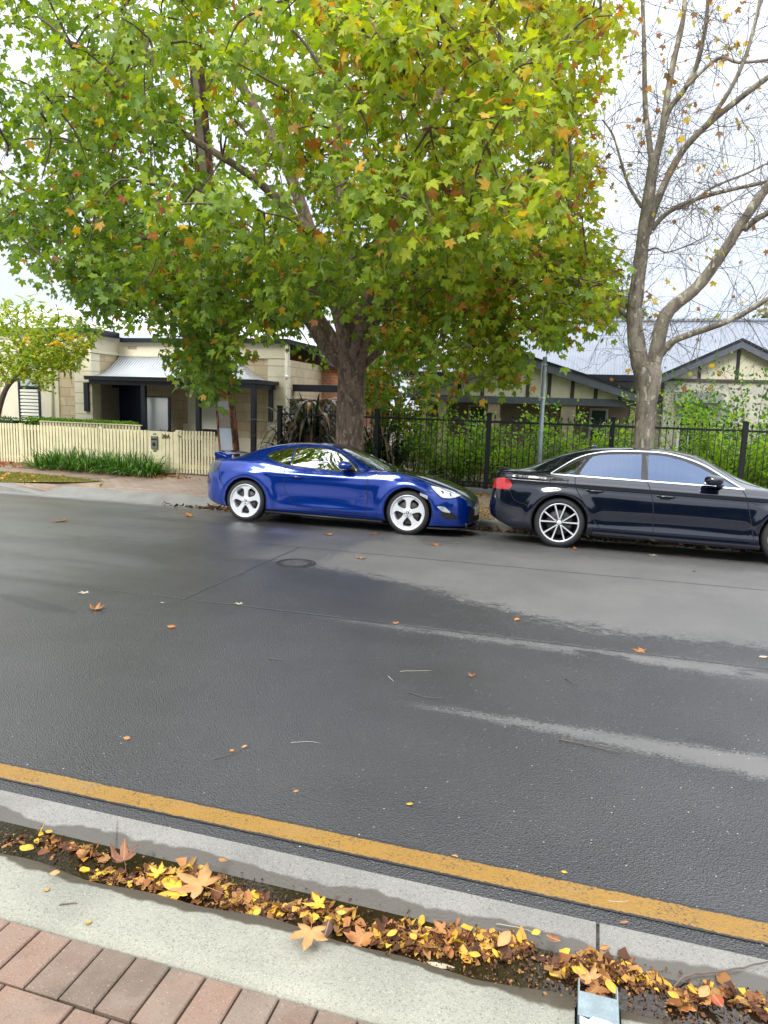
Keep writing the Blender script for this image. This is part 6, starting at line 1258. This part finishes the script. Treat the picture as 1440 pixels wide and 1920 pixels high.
LV = [
 (378, 1662, 'tan', .105, 'largest flat tan maple leaf lying on the gutter leaf pile', .12, 1.3, 'maple'),
 (335, 1672, 'yellow', .07, 'yellow-green maple leaf tucked under the left side of the large tan leaf', .3, 2.4, 'maple'),
 (232, 1616, 'brown', .075, 'curled reddish-brown leaf at the left head of the leaf pile', .9, .6, 'maple'),
 (583, 1748, 'tan', .075, 'pale yellow-tan maple leaf pointing at the viewer on the kerb edge', .25, 3.3, 'maple'),
 (612, 1748, 'dark', .055, 'dark brown folded leaf strip beside the pale yellow-tan leaf', .6, 3.2, 'oval'),
 (680, 1762, 'orange', .065, 'orange leaf with upturned lobes on the kerb edge, right of the dark strip', .8, 3.0, 'maple'),
 (418, 1614, 'orange', .040, 'small yellow and red leaf lying alone on the wet gutter slope', .3, 1.4, 'oval'),
 (92, 1560, 'yellow', .036, 'square-looking yellow leaf scrap at the far left of the gutter', .1, 1.5, 'oval'),
 (50, 1592, 'yellow', .055, 'crumpled yellow leaf at the far left waterline', .4, 1.5, 'oval'),
 (103, 1638, 'tan', .036, 'small folded yellow leaf on the wet kerb at the left', .4, 2.0, 'oval'),
 (88, 1669, 'tan', .028, 'small tan leaf on the dry kerb at the left', .4, 1.0, 'oval'),
 (166, 1732, 'yellow', .028, 'upright yellow leaf chip on the kerb above the bricks', .8, .5, 'oval'),
 (152, 1600, 'orange', .045, 'reddish leaf floating in the dark water at the left', .4, .9, 'oval'),
 (945, 1766, 'tan', .052, 'curled tan leaf standing at the right end of the long leaf pile', .9, 2.6, 'oval'),
 (826, 1812, 'pale', .075, 'long slender pale leaf on the kerb below the pile', .2, 1.6, 'long'),
 (1005, 1750, 'yellow', .036, 'yellow leaf on the wet slope right of the pile', .5, 2.2, 'oval'),
 (1037, 1761, 'brown', .042, 'flat brown leaf next to the yellow one on the wet slope', .3, 1.2, 'oval'),
 (1133, 1779, 'orange', .034, 'upper of the two orange leaves beside the gutter joint', .4, 2.0, 'oval'),
 (1116, 1787, 'orange', .030, 'lower of the two orange leaves beside the gutter joint', .3, 1.0, 'oval'),
 (1122, 1852, 'orange', .062, 'large orange leaf jammed into the drain mouth', .6, 2.5, 'maple'),
 (1108, 1838, 'tan', .050, 'tan leaf leaning over the left side of the drain mouth', .7, .6, 'maple'),
 (1146, 1852, 'yellow', .045, 'bright yellow leaf at the right side of the drain mouth', .6, 3.6, 'oval'),
 (1085, 1822, 'yellow', .042, 'yellow leaf on the pile just left of the drain', .5, 1.0, 'oval'),
 (1288, 1884, 'orange', .055, 'big curled orange leaf in the water right of the drain', .6, 1.9, 'maple'),
 (1262, 1868, 'yellow', .040, 'folded yellow leaf left of the curled orange one in the water', .5, .8, 'oval'),
 (1320, 1862, 'tan', .042, 'slender yellow-edged leaf at the right end of the water group', .4, 2.5, 'oval'),
 (1345, 1878, 'red', .042, 'reddish curled leaf at the right end of the water group', .7, .4, 'oval'),
 (1170, 1730, 'brown', .030, 'brown leaf corner on the asphalt edge above the gutter joint', .2, 1.9, 'oval'),
 (482, 1712, 'yellow', .038, 'bright yellow curled leaf in the pile right of the large tan leaf', .6, 2.9, 'oval'),
 (602, 1697, 'yellow', .05, 'bright yellow leaf on top of the pile above the pale maple leaf', .5, 1.9, 'maple'),
 (640, 1712, 'green', .036, 'yellow-green oval leaf at the far side of the pile', .3, 1.8, 'oval'),
 (636, 1753, 'yellow', .026, 'small yellow oval leaf on the kerb edge between pale and orange leaves', .3, 1.5, 'oval'),
 (298, 1640, 'yellow', .045, 'bright yellow leaf in the pile between brown and large tan leaves', .5, 1.2, 'maple'),
 (235, 1655, 'green', .05, 'greenish-yellow strip of leaf on the wet kerb at the left', .2, 1.6, 'long'),
 (186, 1640, 'yellow', .035, 'curled yellow leaf left of the brown leaf', .7, .3, 'oval'),
 (735, 1752, 'yellow', .04, 'yellow leaf at the left start of the long pile', .5, 2.2, 'oval'),
 (775, 1757, 'yellow', .038, 'round yellow leaf in the long pile', .4, .7, 'oval'),
 (830, 1745, 'orange', .045, 'orange leaf along the back of the long pile', .6, 1.8, 'maple'),
 (890, 1792, 'yellow', .04, 'yellow leaf on the near edge of the long pile', .4, 1.4, 'oval'),
 (141, 1489, 'yellow', .022, 'tiny yellow leaf on the yellow line at the left', .2, 1.4, 'oval'),
 # on the road
 (768, 1509, 'yellow', .034, 'bright yellow leaf alone on the road in mid-photo near the yellow line', .4, 1.4, 'oval'),
 (1058, 1636, 'yellow', .024, 'small yellow leaf just above the yellow line right of centre', .3, 1.4, 'oval'),
 (853, 1606, 'tan', .028, 'thin tan leaf lying on the yellow line', .2, 1.3, 'oval'),
 (555, 1484, 'orange', .026, 'small orange leaf at the end of a long thin stalk', .3, 2.0, 'oval'),
 (435, 1408, 'orange', .035, 'left orange scrap of the pair beside a twig on the road', .5, 1.0, 'oval'),
 (458, 1401, 'tan', .03, 'right orange scrap of the pair beside a twig on the road', .5, 2.3, 'oval'),
 (238, 1385, 'orange', .045, 'single orange-brown leaf on the wet road, lower left', .5, 1.5, 'oval'),
 (180, 1144, 'orange', .11, 'larger orange maple leaf on the road at the left', .6, .4, 'maple'),
 (160, 1112, 'pale', .075, 'pale washed-out leaf above the orange one at the left', .15, 1.2, 'maple'),
 (322, 1176, 'orange', .085, 'orange-red curled leaf right of the larger left one', .4, 1.5, 'oval'),
 (305, 1130, 'pale', .06, 'dull thin leaf above the orange-red curled one', .1, 1.4, 'long'),
 (450, 1133, 'pale', .06, 'small white leaf near the long road seam', .15, 1.1, 'maple'),
 (115, 978, 'orange', .16, 'orange leaf near the far kerb at the left', .6, 1.1, 'maple'),
 (358, 969, 'orange', .14, 'rust-coloured leaf on the road behind the coupe', .7, 2.1, 'maple'),
 (40, 921, 'orange', .15, 'orange leaf on the far gutter at the left edge', .5, 2.8, 'maple'),
 (620, 1003, 'orange', .11, 'orange leaf on the road under the coupe door', .5, 1.9, 'maple'),
 (702, 1002, 'brown', .10, 'dull brown leaf just left of the coupe front wheel', .4, .9, 'maple'),
 (676, 1048, 'tan', .10, 'tan leaf on the road below the coupe front wheel', .4, .2, 'maple'),
 (820, 1022, 'orange', .12, 'flat orange leaf on the road below the coupe nose', .2, 1.5, 'maple'),
 (857, 1019, 'green', .075, 'yellow-green leaf right of the flat orange one below the coupe nose', .3, 1.0, 'oval'),
 (875, 1007, 'brown', .10, 'brown curled leaf under the coupe nose', .4, 2.0, 'maple'),
 (1079, 1030, 'orange', .10, 'orange leaf beside the sedan rear tyre', .4, 1.2, 'maple'),
 (1285, 1044, 'orange', .11, 'flat orange leaf below the sedan front door', .3, .4, 'maple'),
 (952, 992, 'orange', .16, 'big upright orange leaf in the gutter under the sedan bumper', .9, 1.2, 'maple'),
 (908, 989, 'orange', .12, 'small orange leaf in the gutter between the cars', .5, .7, 'maple'),
 (744, 1169, 'orange', .055, 'small flat orange leaf in the middle of the road', .2, .9, 'maple'),
 (969, 1163, 'orange', .065, 'small curled orange leaf right of the middle of the road', .7, 2.6, 'oval'),
 (1205, 1221, 'orange', .085, 'flat pinkish-orange leaf on the right of the road', .1, 1.3, 'maple'),
 (885, 1269, 'brown', .05, 'shrivelled grey-brown leaf in the middle of the road', .8, .6, 'maple'),
 (1431, 1232, 'pale', .07, 'whitish leaf at the right edge of the road', .2, 1.9, 'oval'),
 (1226, 1042, 'pale', .08, 'pale tan leaf on the road under the sedan', .3, .9, 'maple'),
 (1302, 1072, 'pale', .06, 'pale upright leaf scrap on the road below the sedan', .9, .5, 'oval')]
for a in LV: fallen(*a)
fallen(743, 884, 'red', .075, 'red-brown leaf resting on the coupe bonnet by the windscreen', .7, 1., z=None, kind='maple') if False else None
q = onY(743, 884, 10.35); o = fallen(744, 1800, 'red', .08, 'red-brown leaf resting on the coupe bonnet by the windscreen', .7, 1.); o.location = (q[0], q[1], q[2]-.01)
# twigs on the road
for k, (pts, r, lb) in enumerate([([(398, 1424), (430, 1416), (462, 1402), (470, 1399)], .0022, 'forked twig next to the two orange scraps on the road'), ([(545, 1393), (580, 1391), (600, 1394)], .002, 'thin curled twig on the road left of centre'), ([(510, 1465), (525, 1476), (550, 1482)], .0016, 'long thin leaf stalk on the road'), ([(1048, 1387), (1100, 1398), (1165, 1413)], .004, 'long dark stick on the pale dry streak'), ([(750, 1259), (810, 1258)], .0025, 'pale straight twig in the middle of the road'), ([(765, 1298), (800, 1308), (834, 1310)], .003, 'thin twig just above the pale dry streak'), ([(727, 1268), (738, 1278)], .003, 'short pale twig chip mid-road'), ([(1060, 1273), (1082, 1284)], .003, 'short dark twig right of mid-road'), ([(505, 1236), (530, 1238)], .004, 'short dark twig left of mid-road'), ([(1262, 1855), (1290, 1830), (1360, 1822), (1440, 1805)], .004, 'long curved twig in the gutter at the bottom right'), ([(930, 1733), (980, 1742), (1015, 1756)], .002, 'pale stalk leading to the yellow leaf on the gutter slope'), ([(215, 1600), (218, 1565), (220, 1540)], .002, 'thin upright stalk standing in the gutter at the left'), ([(112, 1697), (145, 1694)], .003, 'short dark stick on the kerb at the left'), ([(1140, 1690), (1170, 1692), (1178, 1688)], .002, 'tiny pale twig near the yellow line right of centre')]):
    P = []
    for (u, v) in pts:
        zz = 0.
        for _ in range(4): q = onZ(u, v, zz); zz = kz(q[1])+r
        P.append(q)
    mb = MB(); S = catmull(P, 5); S[:, 2] += np.abs(np.sin(np.arange(len(S))*1.3))*r*1.5; mb.tube(S, list(np.linspace(r, r*.5, len(S))), 5); o = mb.build('twig', M_TWIG if k not in (1, 4, 6, 10, 13) else mat('pale_twig', (.35, .30, .24), .8), None); tag(o, lb, 'twig', 'twigs on the ground')
# leaf litter masses

def litter(name, label, blobs, n, size, pal, wts, zf, flat=.5, kinds=None, mt=None):
    P = []
    W = np.array([b_[4] for b_ in blobs], float); W /= W.sum(); idx = rng.choice(len(blobs), n, p=W)
    for i in idx:
        x, y, sx, sy, w, hz = blobs[i]; a, b_ = rng.normal(size=2); a = np.clip(a, -2, 2); b_ = np.clip(b_, -1.7, 1.7); X, Y = x+a*sx, y+b_*sy; P.append([X, Y, zf(Y)+.003+rng.random()*hz*math.exp(-(a*a+b_*b_)*.35)])
    P = np.array(P); D = rng.normal(size=(n, 3)); D[:, 2] *= flat; N = rng.normal(size=(n, 3))*flat*.8+np.array([0, 0, 1.]); c = pick(n, pal, wts)
    o = leaf_mesh(name, tmpl_oval(.33), P, frames(D, N), rng.uniform(.5, 1.4, n)*size, c, mt or M_DRY, jit=.8); tag(o, label, 'leaf litter', None, 'stuff'); return o
BL = []
for u, v, su, sv, w, h in [(30, 1578, 25, 10, .5, .006), (95, 1585, 40, 12, 1, .008), (165, 1600, 40, 8, .6, .006), (215, 1645, 45, 14, 1., .010), (300, 1650, 45, 24, 2.2, .025), (350, 1655, 40, 28, 2.2, .03), (400, 1672, 40, 26, 2, .03), (460, 1695, 35, 24, 1.6, .022), (510, 1712, 30, 20, 1.2, .018), (595, 1710, 42, 22, 1.8, .02), (640, 1728, 30, 20, 1, .014), (720, 1752, 28, 18, 1.4, .018), (780, 1765, 42, 24, 2.6, .03), (850, 1768, 42, 24, 2.8, .03), (920, 1778, 42, 22, 2.4, .028), (975, 1780, 22, 15, .8, .012), (1050, 1815, 30, 12, .9, .014), (1110, 1818, 32, 22, 2.0, .03), (1165, 1825, 32, 18, 1.2, .02), (1210, 1840, 35, 12, .8, .01), (1290, 1873, 40, 14, 1., .012), (1400, 1880, 60, 20, .7, .006)]:
    q = onZ(u, v, -.02); q2 = onZ(u+su, v, -.02); q3 = onZ(u, v-sv, -.02); BL.append((q[0], min(max(q[1], 2.03), 2.22), abs(q2[0]-q[0])*.62, abs(q3[1]-q[1])*.55, w*(.45 if u in (95, 30, 595) else 1), h*.4))
litter('leaf_litter', 'soggy brown and yellow leaf litter piled along the near gutter', BL, 1500, .038, [(.16, .065, .025), (.08, .035, .018), (.30, .13, .04), (.50, .27, .05), (.60, .36, .04), (.34, .18, .06)], [4, 4, 2.4, 2.4, 1.8, 3], lambda Y: max(kz(Y), -.0195), .35)
litter('leaf_mulch', 'sodden dark brown leaf mulch matted under the brighter litter in the near gutter', BL, 3600, .014, [(.10, .045, .02), (.055, .026, .014), (.22, .10, .04), (.38, .20, .05)], [3, 3, 2, 1], lambda Y: max(kz(Y), -.0195), .2)
litter('leaf_fragments', 'fine dark leaf fragments scattered along the near gutter water', [(-2., 2.1, 1.2, .06, 1, .003), (-.3, 2.12, .9, .07, 2, .004), (.7, 2.1, .6, .09, 2.5, .004)], 2600, .011, [(.06, .03, .015), (.12, .06, .03), (.3, .15, .05)], [3, 2, 1], lambda Y: max(kz(Y), -.0195))
litter('leaf_drift', 'reddish leaf drift at the foot of the cream fence', [(-13.6, 13.85, .5, .12, 1.4, .05), (-12.2, 13.5, 1.0, .10, 1., .02), (-10.2, 13.45, .6, .10, 1.4, .03), (-9.2, 13.6, .4, .1, .7, .02), (-11.5, 13.4, 2., .1, 1, .02)], 1100, .07, [(.35, .11, .04), (.45, .20, .07), (.22, .09, .04)], [2, 2, 1], zg)
litter('verge_litter', 'yellow-brown leaf litter over the verge between and behind the cars', [(-1.2, 12.1, 1.2, .5, 3, .02), (1.5, 12.3, 3, .6, 3, .02), (-1.5, 13.7, 2.5, .15, 3, .03), (2, 13.7, 2.5, .15, 2, .03)], 4200, .055, [(.42, .28, .09), (.50, .36, .13), (.30, .14, .06), (.45, .22, .06)], [3, 3, 1, 1], zg)
litter('gutter_leaves', 'brown leaves lining the far gutter beneath the cars', [(-1.0, 11.28, 1.4, .06, 2, .03), (1.5, 11.28, 2, .06, 1, .03), (-6.2, 11.25, .6, .10, 2, .03)], 700, .09, [(.16, .08, .05), (.30, .14, .06), (.10, .06, .04)], [2, 1, 2], lambda Y: kz(Y)+.005)
litter('grass_leaves', 'golden fallen leaves scattered on the grass strip', [(-12, 12.2, 1.4, .35, 1, .02)], 120, .08, [(.55, .38, .05), (.5, .25, .08)], [2, 1], lambda Y: zg(Y)+.03)
# ---- unseen tree belt added on the viewer's own side for the car reflections
P = []; n = 9000
x = rng.uniform(-45, 45, n); z = rng.random(n)**.8*(3.6+1.2*np.sin(x*.35)+1.1*np.sin(x*.9+1)); P = np.stack([x, rng.uniform(-19, -15, n), z+.1], 1)
o = leaf_mesh('reflection_tree_belt', tmpl_simple(), P, frames(rng.normal(size=(n, 3)), rng.normal(size=(n, 3))+np.array([0, 1.2, .4])), rng.uniform(.5, 1.1, n), pick(n, [(.05, .10, .03), (.09, .13, .05)], [1, 1]), M_LEAF); tag(o, 'dense unseen belt of trees added behind the viewer for the car reflections', 'trees', None, 'stuff')
